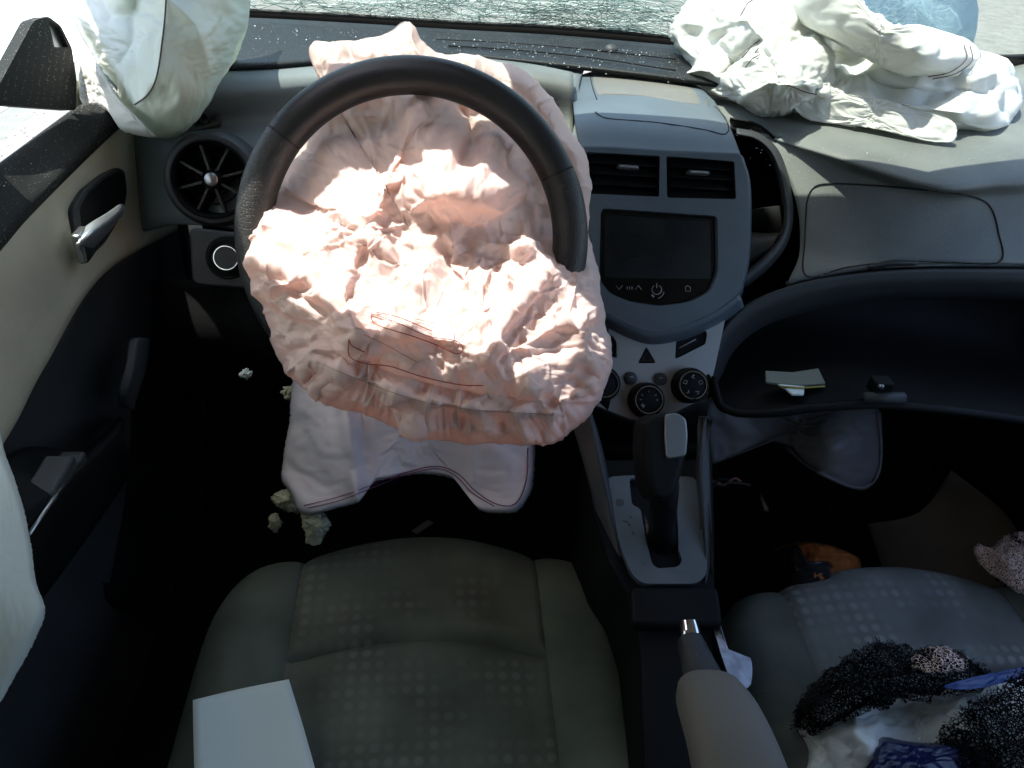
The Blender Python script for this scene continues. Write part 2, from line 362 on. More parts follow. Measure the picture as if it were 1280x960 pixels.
def prism(name, pl, px, mat, parent=None, front=0., back=-.01, holes=(), bevel=.001, seg=2, smooth=False, conv=True, taper=0.0):
    """polygon given in photo pixels, standing on plane pl from offset back to offset front; holes go right through"""
    bm = bmesh.new(); loops = []
    for L_ in [px, *holes]:
        pts = [pl.at(*p) for p in L_] if conv else [pl.w(*p) for p in L_]
        loops.append([bm.verts.new(p+pl.n*front) for p in pts])
    if not holes:
        f = bm.faces.new(loops[0]); fs = [f]
    else:
        es = []
        for L_ in loops:
            for i in range(len(L_)): es.append(bm.edges.new((L_[i], L_[(i+1) % len(L_)])))
        fs = [g for g in bmesh.ops.triangle_fill(bm, edges=es, use_beauty=True)['geom'] if isinstance(g, bmesh.types.BMFace)]
    bm.normal_update()
    if fs[0].normal.dot(Vector(pl.n)) < 0:
        for f in fs: f.normal_flip()
    orig = list(bm.verts)
    ext = bmesh.ops.extrude_face_region(bm, geom=fs, use_keep_orig=True)
    nv = [g for g in ext['geom'] if isinstance(g, bmesh.types.BMVert)]
    bmesh.ops.translate(bm, verts=nv, vec=Vector(pl.n*(back-front)))
    bmesh.ops.recalc_face_normals(bm, faces=bm.faces)
    return bm_obj(name, bm, mat, parent, smooth, bevel, seg)
def tray(name, pl, px, mat, parent=None, front=0., back=-.03, conv=True, scale=1.0):
    """open recess: walls and floor"""
    pts = [pl.at(*p) for p in px] if conv else [pl.w(*p) for p in px]
    c = np.mean(pts, 0); k = len(pts)
    V = [p+pl.n*front for p in pts]+[c+(p-c)*scale+pl.n*back for p in pts]
    F = [(i, (i+1) % k, k+(i+1) % k, k+i) for i in range(k)]+[tuple(range(k, 2*k))]
    return mesh(name, V, F, mat, parent, False, True)
def circ(cx, cy, r, n=32, a0=0): return [(cx+r*math.cos(2*math.pi*i/n+a0), cy+r*math.sin(2*math.pi*i/n+a0)) for i in range(n)]
def lathe(name, pl, u, v, prof, mat, parent=None, n=36, smooth=True, cap=False):
    """profile of (radius, height along the plane normal) turned about the normal at local (u, v)"""
    V, F = [], []
    for r, h in prof:
        for k in range(n):
            a = 2*math.pi*k/n; V.append(pl.w(u+r*math.cos(a), v+r*math.sin(a), h))
    F = grid_faces(len(prof), n, True)
    if cap or prof[-1][0] > .001 and name in ('climate_knob',): F.append(tuple(range((len(prof)-1)*n, len(prof)*n)))
    o = mesh(name, V, F, mat, parent, smooth, True); o.data.set_sharp_from_angle(angle=rad(40)); return o
def boxpts(c, ax, h):
    c = np.array(c); V = []
    for sx in (-1,1):
        for sy in (-1,1):
            for sz in (-1,1): V.append(c+ax[0]*h[0]*sx+ax[1]*h[1]*sy+ax[2]*h[2]*sz)
    return V, [(0,1,3,2),(4,6,7,5),(0,4,5,1),(2,3,7,6),(0,2,6,4),(1,5,7,3)]
def box(name, c, h, mat, parent=None, ax=None, bevel=.002, seg=2):
    ax = np.eye(3) if ax is None else ax
    V, F = boxpts(c, ax, h); bm = bmesh.new(); vs = [bm.verts.new(v) for v in V]
    for f in F: bm.faces.new([vs[i] for i in f])
    bmesh.ops.recalc_face_normals(bm, faces=bm.faces)
    return bm_obj(name, bm, mat, parent, False, bevel, seg)

# ------------------------------------------------------------------ cloth: buckling sheet on a soft shape
def rbf(ctrl, pts, smooth=1e-3):
    c = np.array([k[:2] for k in ctrl], float)/200; f = np.array([k[2] for k in ctrl], float); p = np.asarray(pts)/200
    def phi(r): return np.where(r > 1e-9, r*r*np.log(r+1e-12), 0)
    n = len(c); A = np.zeros((n+3, n+3)); A[:n,:n] = phi(np.linalg.norm(c[:,None]-c[None], axis=2))+np.eye(n)*smooth
    A[:n,n] = A[n,:n] = 1; A[:n,n+1:] = c; A[n+1:,:n] = c.T
    s = np.linalg.solve(A, np.r_[f, 0, 0, 0])
    out = np.empty(len(p))
    for i in range(0, len(p), 20000):
        q = p[i:i+20000]; out[i:i+20000] = phi(np.linalg.norm(q[:,None]-c[None], axis=2))@s[:n]+s[n]+q@s[n+1:]
    return out
def smooth_noise(n, m, cells, r_):
    g = r_.standard_normal((cells+3, cells+3)); u = np.linspace(0, cells, n); v = np.linspace(0, cells, m)
    def interp(g, u, ax):
        i = np.floor(u).astype(int); t = u-i; t = t*t*(3-2*t)
        a = np.take(g, i, ax); b = np.take(g, i+1, ax); sh = [1,1]; sh[ax] = -1; t = t.reshape(sh); return a*(1-t)+b*t
    return interp(interp(g, u, 0), v, 1)
def normals(A):
    n = np.cross(np.gradient(A, axis=0), np.gradient(A, axis=1)); return n/(np.linalg.norm(n, axis=2, keepdims=True)+1e-12)
def relax(X0, g, iters, kf, kb, X=None, pin=None):
    """position-based relaxation of a sheet whose cloth is longer than its base shape, held softly to that shape"""
    X = X0.copy() if X is None else X; n, m = X.shape[:2]
    sets = [((1,0),1.0), ((0,1),1.0), ((1,1),.7), ((1,-1),.7), ((2,0),kb), ((0,2),kb), ((2,2),kb*.7), ((2,-2),kb*.7), ((5,0),kb*.6), ((0,5),kb*.6), ((4,4),kb*.35), ((4,-4),kb*.35)]
    cons = []
    for (di, dj), k in sets:
        a = (slice(0, n-di), slice(max(0,-dj), m-max(0,dj))); b = (slice(di, n), slice(max(0,dj), m-max(0,-dj)))
        L = np.linalg.norm(X0[a]-X0[b], axis=2)*.5*(g[a]+g[b]); cons.append((a, b, L, k))
    KF = kf if np.ndim(kf) == 0 else kf[..., None]
    for it in range(iters):
        dl = np.zeros_like(X)
        for a, b, L, k in cons:
            d = X[b]-X[a]; l = np.sqrt((d*d).sum(2))+1e-9; c = d*((l-L)/l*.5*k)[..., None]
            dl[a] += c; dl[b] -= c
        X = X+dl*.22
        X += (X0-X)*KF
    return X
def disc_grid(n):
    t = np.linspace(-1, 1, n); a, b = np.meshgrid(t, t, indexing='ij')
    r = np.where(np.abs(a) > np.abs(b), a, b); 
    with np.errstate(divide='ignore', invalid='ignore'):
        ph = np.where(np.abs(a) > np.abs(b), math.pi/4*np.nan_to_num(b/np.where(a == 0, 1, a)), math.pi/2-math.pi/4*np.nan_to_num(a/np.where(b == 0, 1, b)))
    return r*np.cos(ph), r*np.sin(ph)
class Outline:
    def __init__(s, px, c, smooth=4):
        P = crom(px, smooth, True); s.c = np.array(c, float); d = P-s.c
        th = np.arctan2(d[:,1], d[:,0]); r = np.linalg.norm(d, axis=1)
        s.tab = np.linspace(-math.pi, math.pi, 1441)
        # star radius: the farthest crossing in each direction
        Q = np.vstack([P, P[:1]])-s.c; rr = np.zeros(1441)
        for k, t in enumerate(s.tab):
            e = np.array([math.cos(t), math.sin(t)]); nrm = np.array([-e[1], e[0]])
            h = Q@nrm; w_ = Q@e
            i = np.where(h[:-1]*h[1:] <= 0)[0]
            best = 0
            for j in i:
                q = h[j]/(h[j]-h[j+1]+1e-12); best = max(best, w_[j]+(w_[j+1]-w_[j])*q)
            rr[k] = best
        s.r = rr
    def map(s, a, b):
        rho = np.hypot(a, b); th = np.arctan2(b, a); R_ = np.interp(th, s.tab, s.r)
        return s.c[0]+rho*R_*np.cos(th), s.c[1]+rho*R_*np.sin(th), rho, th
def ridge(px, py, line, w_):
    """1 on the polyline, falling off with a sharp crest"""
    L_ = np.asarray(line, float); best = np.full(px.shape, 1e9)
    for a, b in zip(L_[:-1], L_[1:]):
        ab = b-a; t = np.clip(((px-a[0])*ab[0]+(py-a[1])*ab[1])/(ab@ab), 0, 1)
        best = np.minimum(best, np.hypot(px-a[0]-t*ab[0], py-a[1]-t*ab[1]))
    return np.exp(-best/w_)
def facets(px, py, spacing, r_, stretch=1.0, ang=0.0):
    """continuous field of flat facets with sharp folds: difference of squared nearest distances to two point sets"""
    n, m = px.shape; wx = smooth_noise(n, m, 6, r_)*spacing*.22; wy = smooth_noise(n, m, 6, r_)*spacing*.22
    c, s = math.cos(ang), math.sin(ang); u = ((px+wx)*c+(py+wy)*s)/spacing/stretch; v = (-(px+wx)*s+(py+wy)*c)/spacing
    out = np.zeros_like(u)
    for sign in (1, -1):
        iu = np.floor(u).astype(int); iv = np.floor(v).astype(int); best = np.full(u.shape, 9.0); sd = r_.integers(1, 1 << 30)
        for di in (-1,0,1):
            for dj in (-1,0,1):
                a, b = iu+di, iv+dj
                h1 = np.modf(np.abs(np.sin(a*127.1+b*311.7+sd % 977)*43758.5453))[0]; h2 = np.modf(np.abs(np.sin(a*269.5+b*183.3+sd % 1093)*24634.6345))[0]
                best = np.minimum(best, (a+h1-u)**2+(b+h2-v)**2)
        out += sign*best
    return out
def creases(px, py, spacing, r_, width=.10):
    """sharp thin ridges along the borders between cells"""
    n, m = px.shape; u = (px+smooth_noise(n, m, 6, r_)*spacing*.25)/spacing; v = (py+smooth_noise(n, m, 6, r_)*spacing*.25)/spacing
    iu = np.floor(u).astype(int); iv = np.floor(v).astype(int); f1 = np.full(u.shape, 9.0); f2 = f1.copy(); sd = r_.integers(1, 1 << 30)
    for di in (-1,0,1):
        for dj in (-1,0,1):
            a, b = iu+di, iv+dj
            h1 = np.modf(np.abs(np.sin(a*127.1+b*311.7+sd % 977)*43758.5453))[0]; h2 = np.modf(np.abs(np.sin(a*269.5+b*183.3+sd % 1093)*24634.6345))[0]
            d = np.hypot(a+h1-u, b+h2-v); f2 = np.minimum(f2, np.maximum(f1, d)); f1 = np.minimum(f1, d)
    return np.exp(-(f2-f1)/width)*np.clip(smooth_noise(n, m, 9, r_)+.5, 0, 1.5)
def cloth(name, outline, center, depth, mat, parent=None, n=(70,190), grow=.12, kf=.012, kb=.25, seed=1, noise_amp=.012, curl=.05, curl_at=.9,
          mod=None, its=(160,130), fray=0., gmod=None, cells=9, thick=.0009, edge_hold=.02, soft=2, fac=(), facmod=None, post=0):
    r_ = np.random.default_rng(seed); O = Outline(outline, center)
    def base(k):
        a, b = disc_grid(k); px, py, rho, th = O.map(a, b)
        if fray: 
            f = fray*np.interp(th, np.linspace(-math.pi, math.pi, 721), np.random.default_rng(seed+5).standard_normal(721))
            px = px+f*np.cos(th)*(rho > .99); py = py+f*np.sin(th)*(rho > .99)
        d = rbf(depth, np.stack([px.ravel(), py.ravel()], -1)).reshape(k, k) if not callable(depth) else depth(px, py)
        d = d+curl*np.clip((rho-curl_at)/(1-curl_at), 0, 1)**2
        if mod is not None: d = d+mod(px, py, rho)
        q = np.stack([(px-640)/FPX, -(py-480)/FPX, -np.ones_like(px)], -1)@RC.T
        return CAM+q*d[..., None], px, py, rho
    def growth(px, py, rho, k):
        g = 1+grow*(.55+.45*np.clip(smooth_noise(k, k, 5, np.random.default_rng(seed+3))+.6, 0, 2))
        if gmod is not None: g = 1+(g-1)*gmod(px, py, rho)
        return g
    A, px, py, rho = base(n[0]); N = normals(A)
    h = sum(smooth_noise(n[0], n[0], int(cells*2**k), r_)*noise_amp/1.9**k for k in range(3))
    B, px, py, rho = base(n[1]); g = growth(px, py, rho, n[1])
    A0, px0, py0, rho0 = base(n[0]); g0 = growth(px0, py0, rho0, n[0])
    kf0 = np.where(rho0 > .97, edge_hold+kf, kf); kf1 = np.where(rho > .97, edge_hold+kf, kf)
    Xc = relax(A0, g0, its[0], kf0, kb, A0+N*h[..., None])
    dlt = Xc-A0
    iu = np.linspace(0, n[0]-1, n[1]); i0 = np.minimum(iu.astype(int), n[0]-2); t = iu-i0
    up = dlt[i0]*(1-t)[:,None,None]+dlt[i0+1]*t[:,None,None]; up = up[:, i0]*(1-t)[None,:,None]+up[:, i0+1]*t[None,:,None]
    NB = normals(B); h2 = (smooth_noise(n[1], n[1], 37, r_)+smooth_noise(n[1], n[1], 23, r_))*noise_amp*.10
    Xf = relax(B, g, its[1], kf1*.8, kb, B+up+NB*h2[..., None])
    if fac:
        NF = normals(B)
        for _ in range(12): NF[1:-1,1:-1] = (NF[1:-1,1:-1]+NF[:-2,1:-1]+NF[2:,1:-1]+NF[1:-1,:-2]+NF[1:-1,2:])/5
        NF /= np.linalg.norm(NF, axis=2, keepdims=True); hf = np.zeros_like(px)
        for sp, am, st, an in fac: hf += am*(facets(px, py, sp, r_, st, an) if st > 0 else creases(px, py, sp, r_, an))
        if facmod is not None: hf *= facmod(px, py, rho)
        hf *= np.clip((1-rho)/.05, .35, 1)
        if (NF*(CAM-Xf)).sum(2).mean() < 0: NF = -NF
        Xf = Xf+NF*hf[..., None]
        if post: Xf = relax(Xf, np.ones_like(px)*1.01, post, 0, kb*.4, Xf.copy())
    for _ in range(soft):                                # take the last grid-scale jitter out
        Xf[1:-1,1:-1] = Xf[1:-1,1:-1]*.5+(Xf[:-2,1:-1]+Xf[2:,1:-1]+Xf[1:-1,:-2]+Xf[1:-1,2:])*.125
    o = mesh(name, Xf.reshape(-1, 3), grid_faces(n[1], n[1]), mat, parent, True, True)
    if thick: solid(o, thick, 0)
    o_pts = Xf.reshape(-1, 3); q, dd = proj(o_pts)
    return o, (o_pts, q, dd)
def surf_line(data, px, lift=.0012, n=60):
    """photo-pixel polyline laid on the nearest visible cloth"""
    P, q, dd = data; line = resample(crom(px, 6), n); out = []
    for p in line:
        k = np.where(((q-p)**2).sum(1) < 9)[0]
        if len(k) == 0: k = np.argsort(((q-p)**2).sum(1))[:1]
        d = dd[k].min(); out.append(D(p[0], p[1], d-lift))
    out = np.array(out); out[1:-1] = (out[:-2]+2*out[1:-1]+out[2:])/4
    return out

# ================================================================== THE SETTING
def ground_mat(name, c1, c2, scale):
    m = M(name, c1, .9, spec=.1, bump=.3, bscale=scale*6, var=.16, vscale=scale, specks=1.0, sp_scale=scale*4, sp_color=c2, dist=.02); return m
g = mesh('ground', [(-2500,-2500,-.25),(2500,-2500,-.25),(2500,2500,-.25),(-2500,2500,-.25)], [(0,1,2,3)], ground_mat('worn_concrete', (.20,.195,.18), (.08,.07,.06), 9), None, False)
tag(g, kind='structure')
pv = mesh('pavement', [(-30,-6,-.246),(-2.2,-6,-.246),(-2.2,4.2,-.246),(-2.2,5.0,-.246),(-2.2,30,-.246),(-30,30,-.246)], [(0,1,2,3,4,5)], ground_mat('pale_concrete', (.72,.71,.67), (.5,.5,.46), 5), None, False)
tag(pv, kind='structure')
fl = mesh('car_floor', [(-.46,-1.0,0),(1.06,-1.0,0),(1.06,1.0,0),(1.06,1.45,.3),(-.46,1.45,.3),(-.46,1.0,0)], [(0,1,2,5),(5,2,3,4)], 'carpet', None, False); tag(fl, kind='structure'); solid(fl, .02)
fw = mesh('firewall', [(-.46,1.45,.29),(1.06,1.45,.29),(1.06,1.45,.72),(-.46,1.45,.72)], [(0,1,2,3)], 'carpet', None, False); tag(fw, kind='structure'); solid(fw, .02)
# car shell: roof with a made-up sun opening, pillars, rear and far side
cb = empty('car_shell', (.3,-.3,0), 'grey lined car shell carrying the roof, pillars and far side wall round the cabin', 'car body')
RZ = 1.21
def slab(name, xs, ys, z0, z1, mat='shell'): return box(name, ((xs[0]+xs[1])/2,(ys[0]+ys[1])/2,(z0+z1)/2), (abs(xs[1]-xs[0])/2,abs(ys[1]-ys[0])/2,(z1-z0)/2), mat, cb, None, .006)
def flat(name, loops, z, mat, t):
    bm = bmesh.new(); es = []
    for L_ in loops:
        vs = [bm.verts.new((x, y, z(y))) for x, y in L_]
        es += [bm.edges.new((vs[k], vs[(k+1) % len(vs)])) for k in range(len(vs))]
    bmesh.ops.triangle_fill(bm, edges=es, use_beauty=True); bm.normal_update()
    for f in bm.faces:
        if f.normal.z < 0: f.normal_flip()
    o = bm_obj(name, bm, mat, cb); solid(o, t, 1); return o
flat('roof', [[(-.48,-1.0),(1.05,-1.0),(1.05,.90),(-.48,.90)], [(-.36,.79),(-.30,.72),(-.18,.652),(-.10,.652),(-.05,.675),(.005,.73),(.005,.745),(-.03,.77),(-.07,.81),(-.12,.815),(-.20,.835),(-.36,.83)]], lambda y: RZ, 'shell', .03)  # opening invented and shaped to let the sun onto the driver airbag
flat('shadow_cut_header', [[(-.48,.897),(1.05,.897),(1.05,1.08),(.70,1.05),(.505,.985),(.295,1.08),(-.48,1.08)], [(-.30,.93),(-.02,.93),(-.02,1.06),(-.30,1.06)]], lambda y: 1.195-.16*max(0, y-.90), 'shell', .012)  # front edge and hole shaped to shadow the dash and light the airbag
slab('rear_wall', (-.46,1.06), (-1.02,-.99), 0, 1.22)
slab('side_panel', (1.03,1.07), (-1.0,1.5), -.1, .68, 'black'); 
slab('side_panel', (-.50,-.455), (-1.0,.42), -.1, .74, 'black')
slab('side_panel', (-.53,-.49), (.42,1.6), -.1, .70, 'black')
slab('rear_pillar', (.96,1.03), (-1.0,-.6), .72, 1.22); slab('rear_pillar', (-.44,-.36), (-1.0,-.1), .72, 1.22)
apil = tube('front_pillar', [(1.0,.90,1.18),(1.16,1.30,.98),(1.33,1.66,.775)], [.025,.025,.025], 'black', cb)
tube('front_pillar', [(-.40,.90,1.18),(-.51,1.28,.98),(-.60,1.62,.76)], [.03,.03,.03], 'black', cb)
slab('door_frame', (-.475,-.445), (.45,1.08), 1.03, 1.2, 'black')
tube('side_rail', [(-.39,-1,1.2),(-.37,.3,1.215),(-.38,.9,1.18)], .03, 'shell', cb); tube('side_rail', [(.98,-1,1.2),(.98,.3,1.215),(.97,.9,1.18)], .03, 'shell', cb)

# ---- windscreen
ws = empty('windscreen', (.35,1.5,.77), 'crazed green tinted windscreen with a black lower edge above the dashboard', 'windscreen')
wb = [(88,14),(180,17),(310,22),(450,29),(560,36),(700,43),(850,56),(1000,68),(1150,76),(1262,78),(1300,70)]
WB = np.array([Y(px, py, 1.47+.05*math.sin(math.pi*(px-88)/1212)) for px, py in wb])
WT = np.stack([np.linspace(-.36, .98, len(wb)), np.full(len(wb), .92), np.full(len(wb), 1.235)], 1)
WM = (WB*.62+WT*.38)+np.array([0, .02, .035])
gl = sheet('glass', [WB, WM, WT], 'windscreen', ws, 6, 8, 0)
band = WB+(WT-WB)*.028; low = WB-np.array([0,0,.012])
sheet('black_edge', [low+[0,-.004,-.005], WB+[0,-.006,.001], band+[0,-.004,.001]], 'rubber', ws, 6, 4, .006)
# fracture lines: bundles of arcs in the glass
def on_glass(s, t):                                         # s along, t up, both 0..1
    i = s*(len(wb)-1); k = min(int(i), len(wb)-2); f = i-k
    a = WB[k]*(1-f)+WB[k+1]*f; b = WM[k]*(1-f)+WM[k+1]*f; c = WT[k]*(1-f)+WT[k+1]*f
    return (2*t*t-3*t+1)*a+(4*t-4*t*t)*b+(2*t*t-t)*c+np.array([0,-.0015,0])
lists = []
r2 = random.Random(3)
for cs, ct, num, spread in ((.36,.10,110,.06),(.45,.11,190,.07),(.53,.10,170,.05),(.27,.08,70,.05),(.60,.08,80,.04),(.20,.1,40,.05)):
    for k in range(num):
        a0 = r2.uniform(0, 6.28); rr = abs(r2.gauss(0, spread))+.01; turn = r2.uniform(.15, 1.5)*r2.choice((-1,1)); ln = []
        ox, oy = r2.gauss(0, spread*.7), r2.gauss(0, .05)
        for q in range(7):
            a = a0+turn*q/6; s_ = cs+ox+rr*math.cos(a); t_ = ct+oy+rr*1.6*math.sin(a)
            if .035 < t_ < .5 and .02 < s_ < .98: ln.append(on_glass(s_, t_))
        if len(ln) > 2 and k % 3 == 0: lists.append(ln)
        a = r2.uniform(0, 6.28); s_, t_ = cs+r2.gauss(0, spread*.6), ct+r2.gauss(0, .05); ry = []; st = r2.uniform(.006, .022)
        for q in range(r2.randint(3, 7)):
            if .035 < t_ < .6 and .02 < s_ < .98: ry.append(on_glass(s_, t_))
            a += r2.gauss(0, .35); s_ += st*math.cos(a); t_ += st*1.8*math.sin(a)
        if len(ry) > 2: lists.append(ry)
r2.shuffle(lists); cut = int(len(lists)*.80)
tag(tubes('crack_lines', lists[:cut], .0005, M('dark_glass_edge', (.035,.13,.12), .3), ws, 3), kind='stuff')
tag(tubes('crack_lines', lists[cut:], .0006, M('bright_glass_edge', (.75,.85,.82), .25), ws, 3), kind='stuff')

rg = random.Random(9); V = []; F = []
for k in range(420):                                        # crumbs of safety glass along the foot of the screen
    px_ = rg.uniform(300, 850); base = Z(px_, 27+(px_-300)*.075+abs(rg.gauss(0, 14)), .806); r_ = rg.uniform(.0006, .0019); q = len(V)
    V += [base+np.array([rg.uniform(-r_, r_), rg.uniform(-r_, r_), rg.uniform(0, r_*1.4)]) for _ in range(4)]; F += [(q,q+1,q+2),(q,q+2,q+3),(q,q+3,q+1),(q+1,q+3,q+2)]
def crumb(base, r_):
    q = len(V); V.extend([base+np.array([rg.uniform(-r_, r_), rg.uniform(-r_, r_), rg.uniform(0, r_*1.4)]) for _ in range(4)]); F.extend([(q,q+1,q+2),(q,q+2,q+3),(q,q+3,q+1),(q+1,q+3,q+2)])
for k in range(150):
    t = rg.random(); crumb(X(-10+160*t+rg.uniform(-14,14), 270-125*t+rg.uniform(-34,26), -.452), rg.uniform(.0004, .0010))
for k in range(120): px_ = rg.uniform(930, 1270); crumb(Z(px_, rg.uniform(150, 215), .772), rg.uniform(.0004, .0011))
gc = mesh('glass_crumbs', V, F, M('crumbled_glass', (.62,.72,.70), .15), None, False); tag(gc, kind='stuff')
# ================================================================== DASHBOARD
db = empty('dashboard', (.35,1.1,.7), 'dusty grey plastic dashboard with round vent, centre screen and open glovebox', 'dashboard')
# right hand skin, windscreen to lip
def row(pts): return [f for f in pts]
rA = [Y(790,100,1.42), Y(950,112,1.42), Y(1080,112,1.42), Y(1200,100,1.44), Y(1300,72,1.47)]
rB = [Z(850,124,.760), Z(1000,142,.775), Z(1120,160,.775), Z(1220,165,.775), Z(1310,160,.775)]
rC = [Z(890,150,.750), Z(1035,190,.765), Z(1165,228,.76), Z(1240,222,.76), Z(1310,215,.76)]
rC2 = [D(945,168,1.12), D(1050,212,1.06), D(1165,245,1.04), D(1245,246,1.05), D(1315,246,1.06)]
rD = [D(990,235,1.085), D(1060,262,1.06), D(1150,285,1.05), D(1250,290,1.06), D(1320,290,1.07)]
rE = [D(1000,310,1.08), D(1060,318,1.06), D(1150,322,1.05), D(1250,322,1.055), D(1320,322,1.06)]
rF = [D(985,352,1.06), D(1050,338,1.05), D(1120,330,1.045), D(1220,329,1.05), D(1320,331,1.055)]
rG = [D(985,362,1.09), D(1050,346,1.08), D(1120,338,1.07), D(1220,337,1.08), D(1320,339,1.08)]
dr = sheet('dash_skin', [rA, rB, rC, rC2, rD, rE, rF, rG], 'dash_top', db, 10, 8, .006)
# left hand skin behind the wheel
lA = [Y(110,24,1.45), Y(200,28,1.45), Y(310,32,1.46), Y(450,38,1.47), Y(600,50,1.47), Y(740,62,1.46)]
lA2 = [Z(118,94,.795), Z(215,88,.797), Z(330,80,.797), Z(450,78,.797), Z(600,84,.795), Z(725,100,.79)]
lB = [Z(126,128,.775), Z(215,122,.778), Z(330,110,.782), Z(450,102,.785), Z(600,110,.782), Z(725,126,.775)]
lC = [D(140,150,1.12), D(228,150,1.10), D(330,150,1.10), D(450,140,1.14), D(600,145,1.14), D(725,160,1.10)]
lD = [D(160,172,1.11), D(226,172,1.075), D(330,200,1.07), D(450,210,1.10), D(600,215,1.10), D(732,215,1.06)]
lE = [D(170,290,1.11), D(228,280,1.075), D(320,290,1.06), D(450,320,1.07), D(600,330,1.06), D(745,340,1.03)]
sheet('dash_skin', [lA, lA2, lB, lC, lD, lE], 'dash', db, 10, 8, .006)
# black defroster panel with sensor along the glass
up_ = np.array([0,0,.010])
dA = [Y(190,27,1.43)+up_, Y(310,30,1.43)+up_, Y(430,36,1.43)+up_, Y(560,44,1.43)+up_, Y(700,52,1.42)+up_, Y(850,65,1.41)+up_, Y(930,73,1.41)+up_]
dB = [Z(200,58,.803), Z(310,60,.803), Z(430,58,.803), Z(560,58,.803), Z(700,68,.802), Z(850,84,.800), Z(930,94,.796)]
dC = [Z(205,82,.803), Z(310,82,.803), Z(430,74,.803), Z(560,68,.803), Z(700,80,.801), Z(850,98,.799), Z(930,110,.790)]
dp = sheet('defroster_panel', [dA, dB, dC], M('speckled_black_panel', (.007,.0085,.009), .5, spec=.3, bump=.3, bscale=900, var=.3, vscale=14, specks=.9, sp_scale=420, sp_color=(.30,.32,.31)), db, 8, 5, .006)  # near-black base colour with pale specks
tubes('panel_joint', [crom([Z(x,y,.8045) for x, y in L_], 6) for L_ in ([(545,49),(640,54),(740,62),(845,74)], [(560,57),(640,62),(740,72),(845,88)])], .0012, 'joint_dark', dp)
pl = Plane(Z(764,60,.79), (0,-.25,.97))
lathe('light_sensor', Plane(Z(764,62,.804), (0,-.3,.95)), 0, 0, [(.011,0),(.0105,.003),(.007,.006),(.001,.007)], 'dark', dp, 20)
# instrument hood: pale strip in the sun between wheel and stack
iA = [Z(600,72,.812), Z(665,80,.812), Z(716,90,.808)]; iB = [Z(600,90,.812), Z(665,97,.812), Z(717,106,.806)]; iC = [D(625,150,1.12), D(670,150,1.11), D(716,150,1.10)]; iD = [D(625,215,1.10), D(670,215,1.09), D(716,215,1.08)]
sheet('instrument_hood', [iA, iB, iC, iD], 'dash_top', db, 8, 6, .008)
# round air vent
_n = np.array([.10,-.93,.36]); VP = Plane(D(270,224,1.055)+_n*.026, _n)
c0 = VP.uv(270,224); Rv = np.linalg.norm(VP.uv(320,224)-c0)
rv_ = lathe('round_air_vent', VP, 0, 0, [(Rv*1.27,-.035),(Rv*1.2,.002),(Rv*1.1,.010),(Rv*1.0,.011),(Rv*.93,.004)], 'dark', db, 48)
lathe('ring', VP, 0, 0, [(Rv*1.0,.0125),(Rv*.96,.014),(Rv*.91,.011),(Rv*.885,-.006),(Rv*.875,-.03),(.001,-.031)], 'black', rv_, 48)
for k in range(8):
    a = 2*math.pi*k/8+.25; r0, r1 = Rv*.2, Rv*.88; e = np.array([math.cos(a), math.sin(a)]); q = np.array([-e[1], e[0]])*.0016
    bm = bmesh.new(); P_ = []
    for h in (.004, -.02):
        for r_, s_ in ((r0,-1),(r1,-1),(r1,1),(r0,1)):
            t_ = e*r_+q*s_; P_.append(bm.verts.new(VP.w(t_[0], t_[1], h-(.004 if r_ == r1 else 0))))
    for f in ((0,1,2,3),(7,6,5,4),(0,4,5,1),(1,5,6,2),(2,6,7,3),(3,7,4,0)): bm.faces.new([P_[i] for i in f])
    bmesh.ops.recalc_face_normals(bm, faces=bm.faces); bm_obj('blade', bm, 'dark', rv_)
for rr in (.42, .64):
    V, F = tube_geo([VP.w(Rv*rr*math.cos(t), Rv*rr*math.sin(t), -.012) for t in np.linspace(0, 2*math.pi, 40)], .0013, 5, False); mesh('guide_ring', V, F, 'black', rv_)
lathe('hub', VP, 0, 0, [(Rv*.25,-.02),(Rv*.25,.006),(Rv*.2,.010),(Rv*.12,.0105)], 'black', rv_, 28)
lathe('hub_cap', VP, 0, 0, [(Rv*.17,.010),(Rv*.165,.0125),(Rv*.12,.0135),(.0005,.0138)], 'satin', rv_, 24)
# vent surround on the left end and side demister
SV = Plane(D(250,150,1.085), (0,-.72,.69))
sv = prism('side_demister', SV, rc([(232,152),(262,137),(276,135),(275,157),(240,166),(226,174)], 4), 'dark', db, .004, -.02, [rc([(236,154),(262,141),(271,141),(270,154),(240,162)], 3)], .001)
tray('recess', SV, rc([(236,154),(262,141),(271,141),(270,154),(240,162)], 3), 'black', sv, .0, -.02)
for k in range(4):
    a, b = 240+8*k, 152-3.2*k; P0, P1 = SV.at(a+2, b-4, -.002), SV.at(a+6, b+9, -.002); V, F = tube_geo([P0, P1], .0016, 4); mesh('slat', V, F, 'dark', sv, False)
